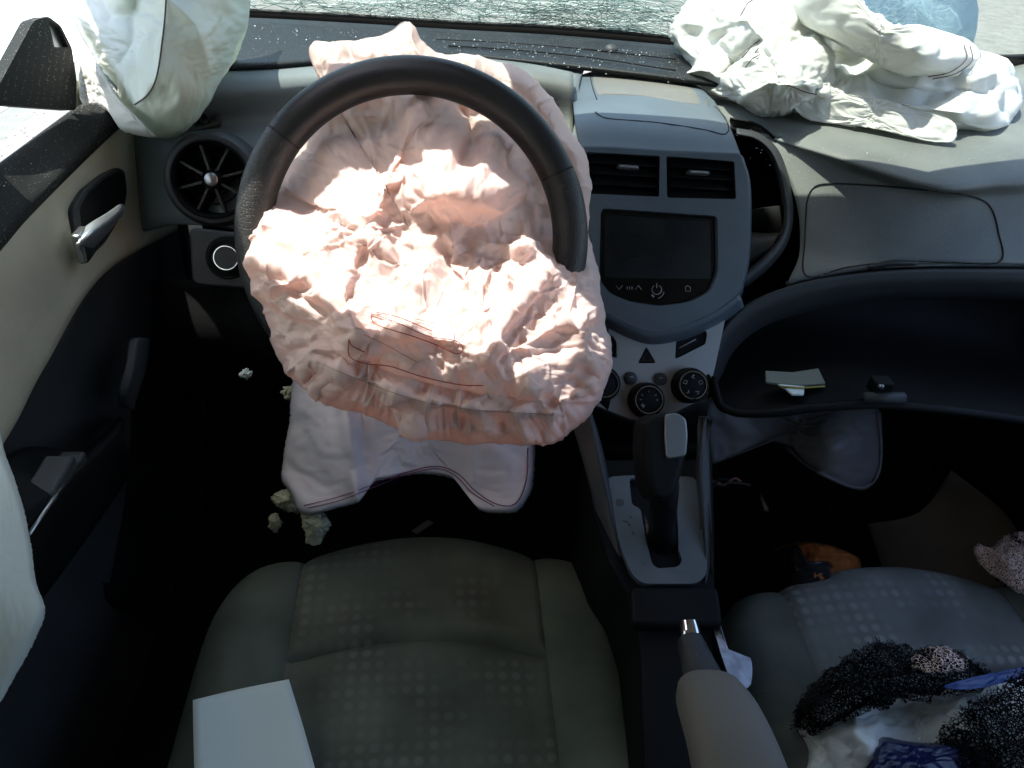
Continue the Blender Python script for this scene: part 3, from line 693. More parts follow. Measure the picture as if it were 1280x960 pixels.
# lower left panel with light switch
LP = Plane(D(275,325,1.03), (.05,-.90,.43))
lp = prism('switch_panel', LP, rc([(236,284),(340,296),(352,352),(330,362),(240,356)], 10), 'dark', db, 0, -.03, (), .003)
cu = LP.uv(285,322); rk = np.linalg.norm(LP.uv(301,322)-cu)
sw = lathe('light_switch', LP, cu[0], cu[1], [(rk*1.75,0),(rk*1.7,.003),(rk*1.45,.0035),(rk*1.42,.001),(rk*1.1,.001),(rk*1.05,.012),(rk*.95,.013)], 'black', db, 36)
lathe('chrome_ring', LP, cu[0], cu[1], [(rk*1.0,.0125),(rk*.97,.0145),(rk*.9,.0145),(rk*.88,.013)], 'chrome', sw, 36)
lathe('knob_face', LP, cu[0], cu[1], [(rk*.9,.0135),(.0005,.0137)], 'dark', sw, 36)
sheet('knee_panel', [[D(190,350,1.1),D(300,352,1.06),D(450,360,1.04),(D(600,360,1.03)),D(760,400,1.0)],[D(190,430,1.13),D(300,430,1.09),D(450,430,1.07),D(600,430,1.06),D(760,470,1.0)],[D(190,500,1.3),D(300,500,1.2),D(450,500,1.15),D(600,500,1.15),D(760,540,1.05)]], 'black', db, 8, 6, .01)

# ---- centre stack
FS = Plane(D(823,320,1.0), (-.02,-math.cos(rad(27)),math.sin(rad(27))))
lidA = [Z(718,96,.785), Z(752,88,.787), Z(815,92,.788), Z(868,106,.786), Z(893,126,.78)]
lidB = [Z(716,118,.782), Z(752,116,.789), Z(815,120,.79), Z(875,132,.788), Z(903,142,.78)]
p_ = [(719,150),(752,148),(815,152),(880,158),(914,162)]
lidC = [FS.at(x,y,.001*0)+np.array([0,.0,0]) for x, y in p_]
lidC = [D(x, y, FSd+.045) for (x, y), FSd in zip(p_, [proj(q)[1] for q in lidC])]
p2 = [(727,186),(760,186),(820,190),(890,193),(926,194)]
lidD = [FS.at(x,y,.0) for x, y in p2]
cs = sheet('stack_hood', [lidA, lidB, lidC, lidD], 'fascia', db, 10, 10, .008)
# storage lid seam and mat on top
def on_grid(o, px, lift=.0006, n=40):
    me = o.data; P = np.array([v.co for v in me.vertices]); q, dd = proj(P); out = []
    for p in resample(crom(px, 8), n):
        e = ((q-p)**2).sum(1); k = np.argsort(e)[:6]; w_ = 1/(e[k]+1); d = (dd[k]*w_).sum()/w_.sum(); out.append(D(p[0], p[1], d-lift))
    return np.array(out)
tubes('lid_joint', [on_grid(cs, [(744,140),(760,148),(820,153),(880,162),(905,168),(911,160),(905,145),(893,133)]), on_grid(cs, [(737,92),(741,110),(746,124)])], .0009, 'joint_dark', cs)
mr_ = [[on_grid(cs, [(a,b)]*2 if False else [(a,b),(a+.1,b+.1)], .0016, 2)[0] for a, b in r] for r in ([(742,94),(770,92),(815,97),(860,108),(884,124)], [(742,106),(770,106),(815,110),(862,120),(886,129)], [(748,118),(772,118),(815,121),(862,129),(886,133)])]
sheet('tray_mat', mr_, M('grey_rubber_mat', (.15,.145,.13), .5, bump=.2, bscale=400, var=.15, specks=.6), cs, 8, 6, .002)
# fascia with openings
fo = rc([(727,186),(820,190),(926,194),(935,232),(934,318),(924,368),(890,392),(850,408),(815,413),(788,405),(752,385),(743,345),(735,262)], 5)
vL = rc([(733,190),(825,195),(824,246),(737,242)], 3); vR = rc([(833,195),(918,202),(920,249),(834,247)], 3)
so_ = rc([(751,260),(897,270),(898,340),(888,365),(862,378),(826,383),(790,378),(764,368),(749,350)], 7)
fa = prism('fascia_panel', FS, fo, 'fascia', db, 0, -.022, [vL, vR, so_], .0025, 3)
# fascia side, wrapping back to the dash
sideF = [(926,194),(935,232),(934,318),(924,368)]
sheet('fascia_side', [[FS.at(x,y,-.004) for x, y in sideF], [FS.at(x+2,y+1,-.03) for x, y in sideF], [FS.at(x+4,y+4,-.10) for x, y in sideF]], 'fascia', db, 8, 5, .004)
sideL = [(727,186),(735,262),(743,345),(752,385)]
sheet('fascia_side', [[FS.at(x,y,-.004) for x, y in sideL], [FS.at(x-2,y+1,-.03) for x, y in sideL], [FS.at(x-4,y+4,-.10) for x, y in sideL]], 'fascia', db, 8, 5, .004)
for vp, tabp in ((vL, (785,209)), (vR, (873,216))):
    vt = tray('air_vent', FS, vp, 'black', db, -.001, -.045, True, .97)
    x0, y0 = vp.min(0); x1, y1 = vp.max(0); sl_ = .045
    for k in range(4):
        yy = y0+(y1-y0)*(.17+.235*k)
        P0 = FS.at(x0+3, yy-1, -.010); P1 = FS.at(x1-3, yy+4.0, -.010)
        u = (P1-P0); L_ = np.linalg.norm(u); u /= L_; nrm = FS.n*.75+FS.v*.66; nrm /= np.linalg.norm(nrm); v_ = np.cross(nrm, u)
        box('slat', (P0+P1)/2, (L_/2, .0075, .0008), 'black', vt, np.array([u, v_, nrm]), .0004, 1)
    tb = prism('slide_tab', FS, rc([(tabp[0]-13,tabp[1]-3.5),(tabp[0]+13,tabp[1]-2),(tabp[0]+13,tabp[1]+4),(tabp[0]-13,tabp[1]+2.5)], 3), 'dark', vt, .004, -.012, (), .001)
    prism('tab_trim', FS, rc([(tabp[0]-11,tabp[1]-1.8),(tabp[0]+11,tabp[1]-.4),(tabp[0]+11,tabp[1]+2.2),(tabp[0]-11,tabp[1]+.8)], 1.2), 'satin', tb, .0052, .003, (), .0005)
# touch screen
ts = tray('touch_screen', FS, so_, 'fascia', db, -.002, -.016, True, .985)
so2 = np.array(so_.mean(0)+(so_-so_.mean(0))*.975)
sb = prism('screen_bezel', FS, so2, 'gloss', ts, -.0075, -.014, (), .0012)
prism('display', FS, rc([(757,268),(890,277),(891,349),(757,347)], 2), 'screen', ts, -.0068, -.0074, (), .0003)
sp_ = lambda a: [FS.at(x, y, -.0071) for x, y in a]
sym = [sp_([(770,357),(774,362),(778,357)]), sp_([(794,362),(798,357),(802,362)])]
sym += [sp_([(784+3*k,358),(784+3*k,362)]) for k in range(3)]
sym += [sp_([(821+6*math.cos(t), 362+6*math.sin(t)) for t in np.linspace(-1.0, 4.1, 14)]), sp_([(821,354),(821,360)]), sp_([(821+9*math.cos(t), 363+10*math.sin(t)) for t in np.linspace(.2, 1.4, 8)]),
        sp_([(857,358),(857,364),(863,364),(863,359),(859,357),(857,359)])]
tubes('touch_symbols', sym, .00045, 'mark', ts, 4)
tubes('volume_mark', [sp_([(814.5,368.5),(817.5,371)])], .0011, 'mark', ts, 5)
# lip below the screen, then the silver climate panel
lipA = [FS.at(x,y,.001) for x, y in [(749,384),(788,404),(815,412),(852,407),(892,391),(924,368)]]
lipB = [FS.at(x,y,-.004) for x, y in [(748,394),(786,415),(815,424),(853,418),(894,400),(928,376)]]
lipC = [FS.at(x,y,-.030) for x, y in [(748,408),(786,428),(815,436),(853,429),(896,409),(930,384)]]
sheet('stack_lip', [lipA, lipB, lipC], 'fascia', db, 8, 5, .006)
CP = Plane(FS.at(815,425,-.018), (-.02,-math.cos(rad(38)),math.sin(rad(38))))
cpo = rc([(700,372),(752,398),(786,418),(812,426),(850,419),(908,392),(900,430),(893,462),(884,500),(870,517),(845,530),(812,533),(776,527),(735,507),(700,480)], 6)
hz = rc([(808,433),(820,454),(797,454)], 3)
slR = rc([(845,426),(880,412),(884,416),(882,430),(844,449)], 3); slL = rc([(735,404),(766,420),(771,428),(771,448),(740,436)], 3)
cl = prism('climate_panel', CP, cpo, 'silver', db, 0, -.03, [hz, slR, slL], .003, 3)
for nm, h_, mk in (('hazard_button', hz, None), ('switch_slot', slR, [(849,435),(870,424)]), ('switch_slot', slL, None)):
    c_ = h_.mean(0); b_ = prism(nm, CP, c_+(h_-c_)*.93, 'black', cl, -.0005 if nm[0] == 'h' else -.003, -.02, (), .001)
    if nm[0] == 'h': tubes('triangle_mark', [[CP.at(x,y,-.0002) for x, y in ((808.5,440),(814,450.5),(802.5,450.5),(808.5,440))]], .0006, 'hazard', b_, 4)
    elif mk: tubes('lettering_bar', [[CP.at(x,y,-.0028) for x, y in mk]], .0011, 'mark', b_, 4)
def knob(px, py, r, marks, hot=False):
    u, v = CP.uv(px, py); R_ = np.linalg.norm(CP.uv(px+r, py)-CP.uv(px, py))
    k = lathe('climate_knob', CP, u, v, [(R_*1.12,0),(R_*1.10,.012),(R_*1.02,.020),(R_*.92,.0215)], 'black', cl, 40)
    lathe('chrome_ring', CP, u, v, [(R_*.90,.021),(R_*.87,.0232),(R_*.81,.0232),(R_*.79,.021)], 'chrome', k, 40)
    lathe('knob_face', CP, u, v, [(R_*.80,.0212),(R_*.3,.0208),(.0004,.0208)], 'gloss', k, 40)
    L_ = []
    for a, ln in marks:
        e = np.array([math.cos(a), math.sin(a)]); q = np.array([-e[1], e[0]]); c_ = np.array([u, v])+e*R_*.52
        for g_ in ln: L_.append([CP.w(*(c_+(e*s+q*t)*R_*.1), .0215) for s, t in g_])
    if L_: tubes('symbols', L_, .0004, 'mark', k, 4)
    return k
ic = [[(-1,-1),(1,-1),(1,1),(-1,1),(-1,-1)]]; ic2 = [[(-1,-1),(0,1),(1,-1)], [(-1,0),(1.4,0)]]
knob(860,482,19.5, [(rad(90),ic2),(rad(20),ic),(rad(160),ic),(rad(-55),ic2),(rad(235),ic2)])
knob(806,500,19.5, [(rad(a), [[(-.6,0),(.6,0)]]) for a in (90,35,145,0,180)]+[(rad(225), [[(-1,-1),(1,1)],[(-1,1),(1,-1)],[(0,-1.2),(0,1.2)]])])
knob(752,480,19.5, [])
for (x, y) in ((788,473),(825,474)):
    u, v = CP.uv(x, y); R_ = np.linalg.norm(CP.uv(x+8, y)-CP.uv(x, y))
    b_ = lathe('round_button', CP, u, v, [(R_,0),(R_,.003),(R_*.85,.004),(.0004,.0042)], 'dark', cl, 24)
    tubes('symbol', [[CP.w(u-R_*.3, v+R_*.2, .0044), CP.w(u+R_*.3, v+R_*.2, .0044)]], .0006, 'mark', b_, 4)
# pocket right of the stack
po = [(921,160),(948,166),(972,186),(986,222),(992,268),(984,305),(962,335),(930,362)]
pi_ = [(922,170),(945,176),(964,194),(975,224),(981,268),(975,296),(955,320),(931,340)]
sheet('pocket_rim', [[D(x,y,1.085) for x, y in po], [D(x,y,1.072) for x, y in [((a+c)/2,(b+d)/2) for (a,b),(c,d) in zip(po, pi_)]], [D(x,y,1.085) for x, y in pi_], [D(x-4,y-1,1.2) for x, y in pi_]], 'dark', db, 8, 5, .003)
PK = Plane(D(950,255,1.09), (-.05,-.92,.38))
pk = mesh('pocket', [D(915,160,1.2),D(990,165,1.2),D(1000,345,1.2),D(915,365,1.2)], [(0,1,2,3)], 'black', db, False, True); solid(pk, .004)
sheet('pocket_roof', [[D(912,150,1.12),D(950,160,1.11),D(990,200,1.10)],[D(912,152,1.30),D(950,165,1.30),D(990,205,1.30)]], 'black', pk, 4, 4, .004)
sheet('pocket_shelf', [[D(925,288,1.16),D(948,291,1.16),D(976,290,1.16)],[D(925,292,1.10),D(950,294,1.10),D(975,293,1.10)],[D(925,338,1.09),D(945,326,1.09),D(968,306,1.09)]], 'dark', pk, 6, 4, .003)
# upper glovebox lid: proud panel with dark joint
lidp = [(1008,255),(1014,238),(1030,230),(1080,231),(1140,236),(1190,241),(1225,249),(1240,262),(1248,290),(1250,327)]
lidl = [(1250,327),(1190,328),(1125,327),(1060,334),(1008,345)]
seam = on_grid(dr, lidp+lidl[1:]+[(1006,300),(1008,255)], .0006, 160)
gx = empty
glv = tube('glovebox_lid_joint', seam, .0011, 'joint_dark', db, 6)
hd = sheet('lid_handle', [[on_grid(dr, [(x,y),(x+.1,y)], .003, 2)[0] for x, y in [(1086,331),(1115,325),(1148,326)]],[on_grid(dr, [(x,y),(x+.1,y)], .008, 2)[0] for x, y in [(1088,335),(1115,330),(1146,330)]],[on_grid(dr, [(x,y),(x+.1,y)], -.004, 2)[0] for x, y in [(1090,341),(1115,338),(1144,337)]]], 'dark', db, 6, 4, .003)
# lower glovebox: dark arch and open cavity
ar0 = [(880,470),(898,425),(930,385),(985,360),(1060,344),(1150,337),(1310,338),(1420,338)]
ar1 = [(888,478),(908,432),(940,400),(990,378),(1065,362),(1150,356),(1310,358),(1420,358)]
ar2 = [(898,482),(916,440),(950,410),(1000,392),(1070,378),(1150,372),(1310,374),(1420,374)]
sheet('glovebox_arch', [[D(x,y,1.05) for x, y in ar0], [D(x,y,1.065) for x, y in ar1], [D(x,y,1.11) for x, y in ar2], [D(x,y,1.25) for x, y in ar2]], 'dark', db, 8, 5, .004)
tr0 = [D(890,470,1.03), D(905,508,1.02), D(955,514,1.0), (D(1020,507,.99)), D(1100,503,.985), D(1200,512,.99), D(1310,528,1.0), D(1420,548,1.02)]
tr1 = [p+np.array([0,.012,-.004]) for p in tr0]
tr2 = [p+np.array([0,.22,-.015]) for p in tr0]
tr3 = [p+np.array([0,.26,.16]) for p in tr0]
trb = [p+np.array([0,.008,-.014]) for p in tr0]
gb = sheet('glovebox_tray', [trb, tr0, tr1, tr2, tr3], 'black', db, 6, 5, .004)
tubes('latch', [[D(1080,498,.98), D(1130,498,.98)]], .008, 'dark', gb, 6); box('latch_pin', D(1100,482,.985), (.012,.01,.010), 'black', gb, None, .002)
tubes('pin', [[D(1098,482,.97), D(1104,484,.965)]], .003, 'satin', gb, 6)
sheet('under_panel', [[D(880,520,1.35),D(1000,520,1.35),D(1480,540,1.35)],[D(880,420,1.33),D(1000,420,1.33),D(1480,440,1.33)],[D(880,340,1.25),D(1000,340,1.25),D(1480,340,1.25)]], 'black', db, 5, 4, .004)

# ================================================================== CENTRE CONSOLE
cc = empty('centre_console', (.26,.6,.3), 'black centre console with silver gear selector surround between the seats', 'console')
SP = Plane(D(820,660,.93), (0,-math.cos(rad(73)),math.sin(rad(73))))
so3 = rc([(757,600),(786,598),(850,599),(868,601),(876,640),(881,690),(881,722),(868,733),(800,733),(787,720),(772,680)], 9)
slot = rc([(785,602),(811,600),(845,600),(848,612),(845,640),(846,690),(851,705),(845,712),(820,714),(813,708),(806,680),(799,640),(788,634)], 4)
cp = prism('selector_plate', SP, so3, M('dull_silver_paint', (.15,.175,.195), .36, metal=.3, bump=.05, bscale=2000, var=.12, vscale=14, specks=.5, sp_scale=420, sp_color=(.06,.06,.06)), cc, .008, -.02, [slot], .005, 3)
tray('selector_gate', SP, slot, 'gloss', cp, .003, -.02)
tubes('position_marks', [[SP.at(x,y,.0084) for x, y in L_] for L_ in ([(771,625),(779,625),(779,631),(771,631),(771,625)],[(771,628),(779,628)],[(787,643),(789,647)],[(785,653),(787,657)],[(779,651),(784,652)],[(791,664),(792,668)],[(804,704),(806,706)])], .0006, 'markdim', cp, 4)
co = rc([(735,560),(755,575),(890,575),(892,640),(893,730),(890,800),(900,1000),(808,1000),(800,800),(784,740),(760,700),(742,640)], 8)
prism('console_body', SP, co, 'black', cc, 0, -.30, (), .012, 3)
# rails that run from the climate panel down to the selector
sheet('side_rail', [[D(700,480,.99),D(718,540,.97),D(735,600,.95),D(757,690,.92),D(780,738,.90)],[D(735,508,.965),D(745,545,.96),D(757,600,.94),D(775,690,.905),D(792,738,.895)],[D(738,510,1.0),D(750,548,.99),D(762,600,.97),D(778,690,.93),D(794,736,.92)]], 'dark', cc, 8, 5, .01)
sheet('side_rail', [[D(886,520,.985),D(886,545,.965),D(888,600,.945),D(890,690,.915),D(888,738,.90)],[D(882,522,.965),D(876,550,.955),D(874,600,.94),D(882,690,.905),D(880,738,.89)],[D(878,524,1.0),D(872,553,.99),D(870,600,.97),D(878,690,.93),D(876,736,.92)]], 'dark', cc, 8, 5, .01)
sheet('cubby', [[D(738,508,.99),D(810,530,.985),D(884,500,.99)],[D(740,560,1.1),D(810,560,1.1),D(884,560,1.1)],[D(755,603,.97),D(810,603,.97),D(878,603,.97)]], 'black', cc, 6, 5, .004)
prism('end_cover', SP, rc([(783,742),(892,742),(898,790),(786,790)], 8), 'black', cc, .02, 0, (), .008, 3)
# gear lever
gv = empty('gear_lever', D(825,690,.95), 'black and silver automatic gear lever standing in the selector gate', 'gear lever')
tube('shaft', [D(828,700,.94), D(828,640,.885), D(830,585,.84)], [.016,.015,.017], 'black', gv, 14)
GL = Plane(D(832,545,.80), (.06,-.75,.66))
gk = prism('knob', GL, rc([(806,528),(815,518),(838,515),(858,522),(861,545),(859,572),(852,600),(842,625),(818,628),(808,600),(805,560)], 9), 'black', gv, 0, -.045, (), .008, 4)
prism('face', GL, rc([(831,518),(846,516),(857,524),(859,545),(857,570),(832,574),(830,545)], 5), M('lever_silver', (.22,.24,.25), .35, metal=.5), gv, .003, -.006, (), .002, 3)
# handbrake
hbk = empty('handbrake', D(880,850,.80), 'dark handbrake grip with a bright release button beside the passenger seat', 'handbrake')
A0, A1, A2 = D(862,800,.79), D(884,862,.745), D(905,900,.72)
def taper(name, pts, wid, hei, mat, parent, seg=16):
    P = crom(pts, 6); n = len(P); V = []; T = np.gradient(P, axis=0)
    for i in range(n):
        t = T[i]/np.linalg.norm(T[i]); s = np.cross(t, [0,0,1.0]); s /= np.linalg.norm(s); u = np.cross(s, t); f = i/(n-1)
        a = np.interp(f, np.linspace(0,1,len(wid)), wid); b = np.interp(f, np.linspace(0,1,len(hei)), hei)
        for k in range(seg):
            q = 2*math.pi*k/seg; cx, cy = math.cos(q), math.sin(q); e = .75
            V.append(P[i]+s*a*math.copysign(abs(cx)**e, cx)+u*b*math.copysign(abs(cy)**e, cy))
    F = grid_faces(n, seg, True)+[tuple(range(seg))[::-1], tuple(range((n-1)*seg, n*seg))]
    o = mesh(name, V, F, mat, parent); o.data.set_sharp_from_angle(angle=rad(50)); return o
taper('grip', [A0, A1, A2], [.0125,.018,.024,.026], [.012,.016,.02,.02], 'dark', hbk)
taper('button', [D(860,776,.80), D(862,790,.795), D(863,803,.79)], [.0085,.0105,.011], [.007,.010,.0105], 'chrome', hbk)
arm = empty('armrest', D(930,940,.68), 'rounded taupe armrest pad beside the dark seat at the lower edge', 'armrest')
taper('pad', [D(876,852,.73), D(888,872,.70), D(910,920,.665), D(935,1000,.63)], [.012,.030,.034,.037,.040], [.008,.022,.026,.028,.03], 'armrest', arm, 24)
taper('arm', [D(885,880,.735), D(915,940,.70), D(945,1010,.67)], [.02,.026,.03], [.02,.03,.03], 'dark', arm)

# ================================================================== STEERING WHEEL
WC = D(519,300,.83); el = rad(27); WN = np.array([0,-math.cos(el),math.sin(el)]); WU = np.array([0,math.sin(el),math.cos(el)]); WR = np.array([1.0,0,0])
WP = Plane(WC, WN)
RIM, TUB = .1690, .0195
swh = empty('steering_wheel', WC, 'black leather steering wheel with perforated side grips standing behind the pink airbag', 'steering wheel')
def arc(name, a0, a1, mat, rt=TUB, n=64, seg=20):
    V = []; A_ = np.linspace(rad(a0), rad(a1), n)
    for a in A_:
        e = WR*math.cos(a)+WU*math.sin(a)
        for k in range(seg):
            q = 2*math.pi*k/seg; V.append(WC+e*(RIM+rt*math.cos(q))+WN*rt*1.02*math.sin(q))
    return mesh(name, V, grid_faces(n, seg, True), mat, swh)
arc('rim', 26.2, 142.8, 'leather'); arc('rim', 216, 324, 'leather')
arc('grip', 143.4, 215.4, 'perf'); arc('grip', -35.4, 25.6, 'perf')
for a in (25.9, 143.1, 215.7, 324.3): arc('grip_seam', a-.4, a+.4, 'joint_dark', TUB*.975, 3)
lathe('hub', WP, 0, -.01, [(.075,-.10),(.075,-.055),(.06,-.045),(.0005,-.044)], 'black', swh, 32)
for s in (-1, 1):
    sheet('spoke', [[WP.w(s*.05,-.02,-.06), WP.w(s*.11,-.04,-.04), WP.w(s*.152,-.045,-.008)],[WP.w(s*.05,-.05,-.055), WP.w(s*.11,-.06,-.036), WP.w(s*.148,-.065,-.004)],[WP.w(s*.05,-.08,-.06), WP.w(s*.11,-.085,-.04), WP.w(s*.142,-.085,-.008)]], 'dark', swh, 6, 5, .012)
sheet('spoke', [[WP.w(-.03,-.05,-.05), WP.w(-.025,-.11,-.03), WP.w(-.03,-.16,-.004)],[WP.w(.03,-.05,-.05), WP.w(.025,-.11,-.03), WP.w(.03,-.16,-.004)]], 'dark', swh, 6, 5, .012)
tube('column', [WP.w(0,-.01,-.09), WP.w(0,-.01,-.20)], .045, 'black', swh, 20)

# ================================================================== AIRBAGS
ab = empty('driver_airbag', WP.w(0,-.05,.05), 'deflated crumpled pale pink airbag draped over the steering wheel', 'airbag')
out_d = [(512,28),(545,64),(600,72),(650,88),(690,122),(714,163),(734,195),(735,228),(735,290),(746,335),(752,380),(765,432),(758,480),(735,518),(692,551),(640,556),(580,554),(520,545),(470,525),(420,506),(376,482),(346,452),(334,420),(316,386),(308,345),(313,300),(332,245),(348,212),(378,180),(388,140),(398,100),(386,72),(392,54),(420,54),(455,50),(490,38)]
WD = lambda px, py: proj(WP.at(px, py))[1]
offs = [(512,28,-.10),(455,50,-.075),(390,55,-.07),(395,95,-.06),(390,150,-.05),(545,64,-.08),(600,75,-.08),(650,90,-.075),(690,122,-.075),(714,163,-.07),(735,210,-.06),(730,260,-.045),
        (520,110,-.055),(430,170,-.022),(380,200,-.04),(600,150,-.055),(560,150,-.035),(640,200,-.03),(690,260,-.05),(345,235,-.03),(330,265,-.004),(312,300,.006),(308,345,.034),(325,400,.055),(346,452,.065),
        (735,300,-.035),(748,345,.010),(700,292,-.004),(752,380,.042),(764,440,.055),(735,518,.06),(692,551,.08),
        (415,240,.026),(480,240,.040),(540,240,.048),(600,255,.046),(655,290,.040),(590,290,.056),(400,300,.055),(470,310,.065),(540,320,.07),(610,330,.065),(690,360,.055),
        (400,380,.095),(470,390,.118),(540,400,.125),(620,410,.12),(700,430,.095),(430,440,.125),(510,460,.145),(600,470,.145),(690,490,.12),(400,490,.10),(470,525,.12),(580,554,.115),(520,530,.13),(640,540,.115)]
dctl = [(x, y, WD(x, y)-o) for x, y, o in offs]
def dmod(px, py, rho):
    m = np.zeros_like(px)
    m -= .030*ridge(px, py, [(538,122),(512,160),(488,215),(470,262)], 16)
    m += .030*ridge(px, py, [(575,128),(590,165),(585,190)], 14)
    lump = np.exp(-(((px-582)/58)**4+((py-218)/46)**4)); m -= .055*lump
    m -= .012*ridge(px, py, [(530,180),(560,172),(600,170),(632,185),(640,230)], 6)*(py > 165)
    m += .022*ridge(px, py, [(655,150),(668,230),(690,320)], 18)
    m -= .016*ridge(px, py, [(640,180),(650,260),(690,350)], 9)
    m -= .018*ridge(px, py, [(380,470),(395,452),(440,470),(520,498),(600,512),(690,516),(735,480)], 8)
    m += .014*ridge(px, py, [(430,440),(500,470),(600,492),(680,500)], 14)
    m -= .02*ridge(px, py, [(512,28),(520,60),(540,100)], 14)+.012*ridge(px, py, [(388,56),(420,90),(455,120)], 12)
    th = np.arctan2(py-330, px-535); gz = np.clip((rho-.80)/.1, 0, 1)*np.clip((py-380)/60, 0, 1)
    m += gz*(.0024*np.sin(th*58+3*np.sin(th*9))+.0018*np.sin(th*97+5*np.sin(th*13)))
    for L_, a, w_ in (([(350,230),(420,260),(500,330)], .012, 9), ([(690,330),(640,390),(610,450)], .012, 9), ([(330,330),(390,350),(440,420)], .012, 10), ([(740,400),(690,410),(640,440)], .010, 8),
                      ([(450,300),(430,370),(445,420)], .012, 8), ([(560,270),(570,330),(600,380)], .012, 8), ([(660,480),(690,520),(684,545)], .012, 7), ([(480,400),(510,415),(580,430)], .012, 7)): m -= a*ridge(px, py, L_, w_)
    return m
o, dd_ = cloth('fabric', out_d, (540,330), dctl, 'pink', ab, (80,330), .05, .012, .6, 11, .008, .07, .93, dmod, (150,110), gmod=lambda px, py, r: np.where(py > 260, 1.0, .62), cells=11, soft=0,
  fac=((74,.019,1.5,.9),(40,.0115,1.35,-.5),(21,.0056,1.3,.7),(11,.0020,1.2,.2),(60,.0045,0,.09),(30,.0028,0,.11)), facmod=lambda px, py, r: .8+.2*np.clip((py-210)/80, 0, 1)*np.clip((r-.0)/.1+.6, 0, 1))
red = [[(436,424),(437,446),(460,455),(488,458),(528,471),(575,481),(604,482)], [(464,392),(496,403),(535,420),(567,425),(579,433),(573,443),(543,430),(512,419),(476,408),(464,400),(464,392)], [(470,390),(500,397),(540,414)], [(436,424),(440,432),(455,440)]]
tubes('red_stitching', [surf_line(dd_, L_) for L_ in red], .00045, 'thread_red', ab, 4)
tubes('pale_stitching', [surf_line(dd_, L_) for L_ in ([(505,395),(530,401),(560,407)], [(395,452),(440,471),(520,500),(600,513),(690,518)], [(455,418),(480,430),(520,452)])], .0003, M('rust_thread', (.45,.22,.16), .8), ab, 4)
# knee airbag under the column
kb = empty('knee_airbag', D(500,560,1.0), 'pale lavender knee airbag with purple seams hanging below the pink airbag', 'airbag')
out_k = [(372,450),(450,440),(560,440),(660,450),(668,520),(667,590),(660,622),(640,640),(600,635),(588,612),(565,598),(530,592),(490,597),(462,606),(448,628),(410,636),(378,641),(365,615),(352,595),(356,560),(362,520),(366,480)]
kctl = [(372,450,1.0),(560,440,.99),(660,450,1.0),(668,560,1.0),(640,638,.97),(560,598,1.0),(450,628,.95),(378,640,.95),(355,580,1.0),(400,560,.95),(510,540,.97),(620,560,.97)]
def kmod(px, py, r): return -.018*ridge(px, py, [(430,500),(440,560),(446,625)], 10)+.012*ridge(px, py, [(452,500),(458,580)], 8)-.012*ridge(px, py, [(592,540),(590,600)], 8)
o, kd = cloth('fabric', out_k, (510,520), kctl, 'lavender', kb, (50,130), .045, .012, .5, 21, .008, .03, .95, kmod, (120,80), fray=.35, cells=6, fac=((50,.008,1.6,.3),(22,.002,1.4,1.2)))
sm = [[(380,632),(420,622),(450,612),(480,600),(520,587),(550,583),(575,594),(592,612),(620,630),(645,630),(658,600),(660,560)], [(385,635),(424,626),(455,614),(482,603),(520,590),(550,586),(572,597),(590,616),(618,633)]]
tubes('purple_seam', [surf_line(kd, L_) for L_ in sm], .0007, 'thread_purple', kb, 4)
# passenger airbag on the dashboard
pa = empty('passenger_airbag', Z(1050,120,.8), 'big crumpled white passenger airbag heaped on the dashboard under the windscreen', 'airbag')
outA = [(838,40),(852,5),(872,-30),(960,-45),(1040,-40),(1075,5),(1130,38),(1205,52),(1258,74),(1277,110),(1272,152),(1245,164),(1200,166),(1120,160),(1040,150),(1000,142),(962,140),(925,128),(885,118),(848,98),(862,84),(846,60)]
cA = [(845,40,1.26),(855,92,1.24),(900,118,1.19),(940,130,1.16),(930,60,1.15),(900,0,1.22),(950,-30,1.24),(985,20,1.14),(1000,142,1.115),(1000,90,1.10),(1050,75,1.17),(1080,-20,1.24),(1120,160,1.10),(1140,120,1.105),(1200,80,1.15),(1250,80,1.24),(1275,120,1.24),(1262,158,1.16),(1200,165,1.12),(1220,130,1.12)]
def amod(px, py, r):
    m = np.zeros_like(px)
    for L_, a, w_ in (([(848,92),(880,84),(920,100),(935,125)], -.03, 10), ([(870,40),(900,60),(930,90)], .02, 12), ([(930,20),(965,60),(985,110)], -.03, 12), ([(905,95),(925,70),(950,50)], .02, 9),
                      ([(1000,110),(1060,125),(1130,128),(1200,140)], -.028, 9), ([(1060,100),(1120,112),(1180,116)], .022, 9), ([(1225,90),(1245,110),(1235,140)], -.022, 9), ([(1190,110),(1230,120),(1262,150)], .02, 8), ([(1255,85),(1270,115),(1262,150)], -.02, 8)):
        m += a*ridge(px, py, L_, w_)
    m += .07*np.exp(-(((px-1062)/30)**2+((py-72)/20)**2)); return m
o, ad = cloth('fabric_panel', outA, (1030,70), cA, 'white', pa, (70,200), .10, .008, .6, 31, .018, .05, .92, amod, (170,110), cells=6, soft=1, fac=((64,.020,1.5,.3),(32,.008,1.5,-.6),(15,.002,1.3,.4),(50,.006,0,.10)))
outB = [(985,12),(1005,-30),(1050,-25),(1085,18),(1120,32),(1165,36),(1212,50),(1226,72),(1200,96),(1160,100),(1122,94),(1090,78),(1050,56),(1010,38)]
cB = [(985,12,1.14),(1010,-10,1.10),(1050,20,1.055),(1010,38,1.12),(1090,78,1.10),(1100,48,1.035),(1160,66,1.03),(1160,100,1.09),(1165,36,1.10),(1212,50,1.12),(1226,72,1.10),(1200,96,1.10)]
o, bd = cloth('fabric_panel', outB, (1100,45), cB, 'white', pa, (50,110), .05, .01, .8, 32, .008, .06, .8, lambda px, py, r: -.012*ridge(px, py, [(1140,60),(1165,45),(1172,60)], 7), (110,60), cells=5, fac=((60,.008,1.8,.5),(26,.003,1.6,.3)))
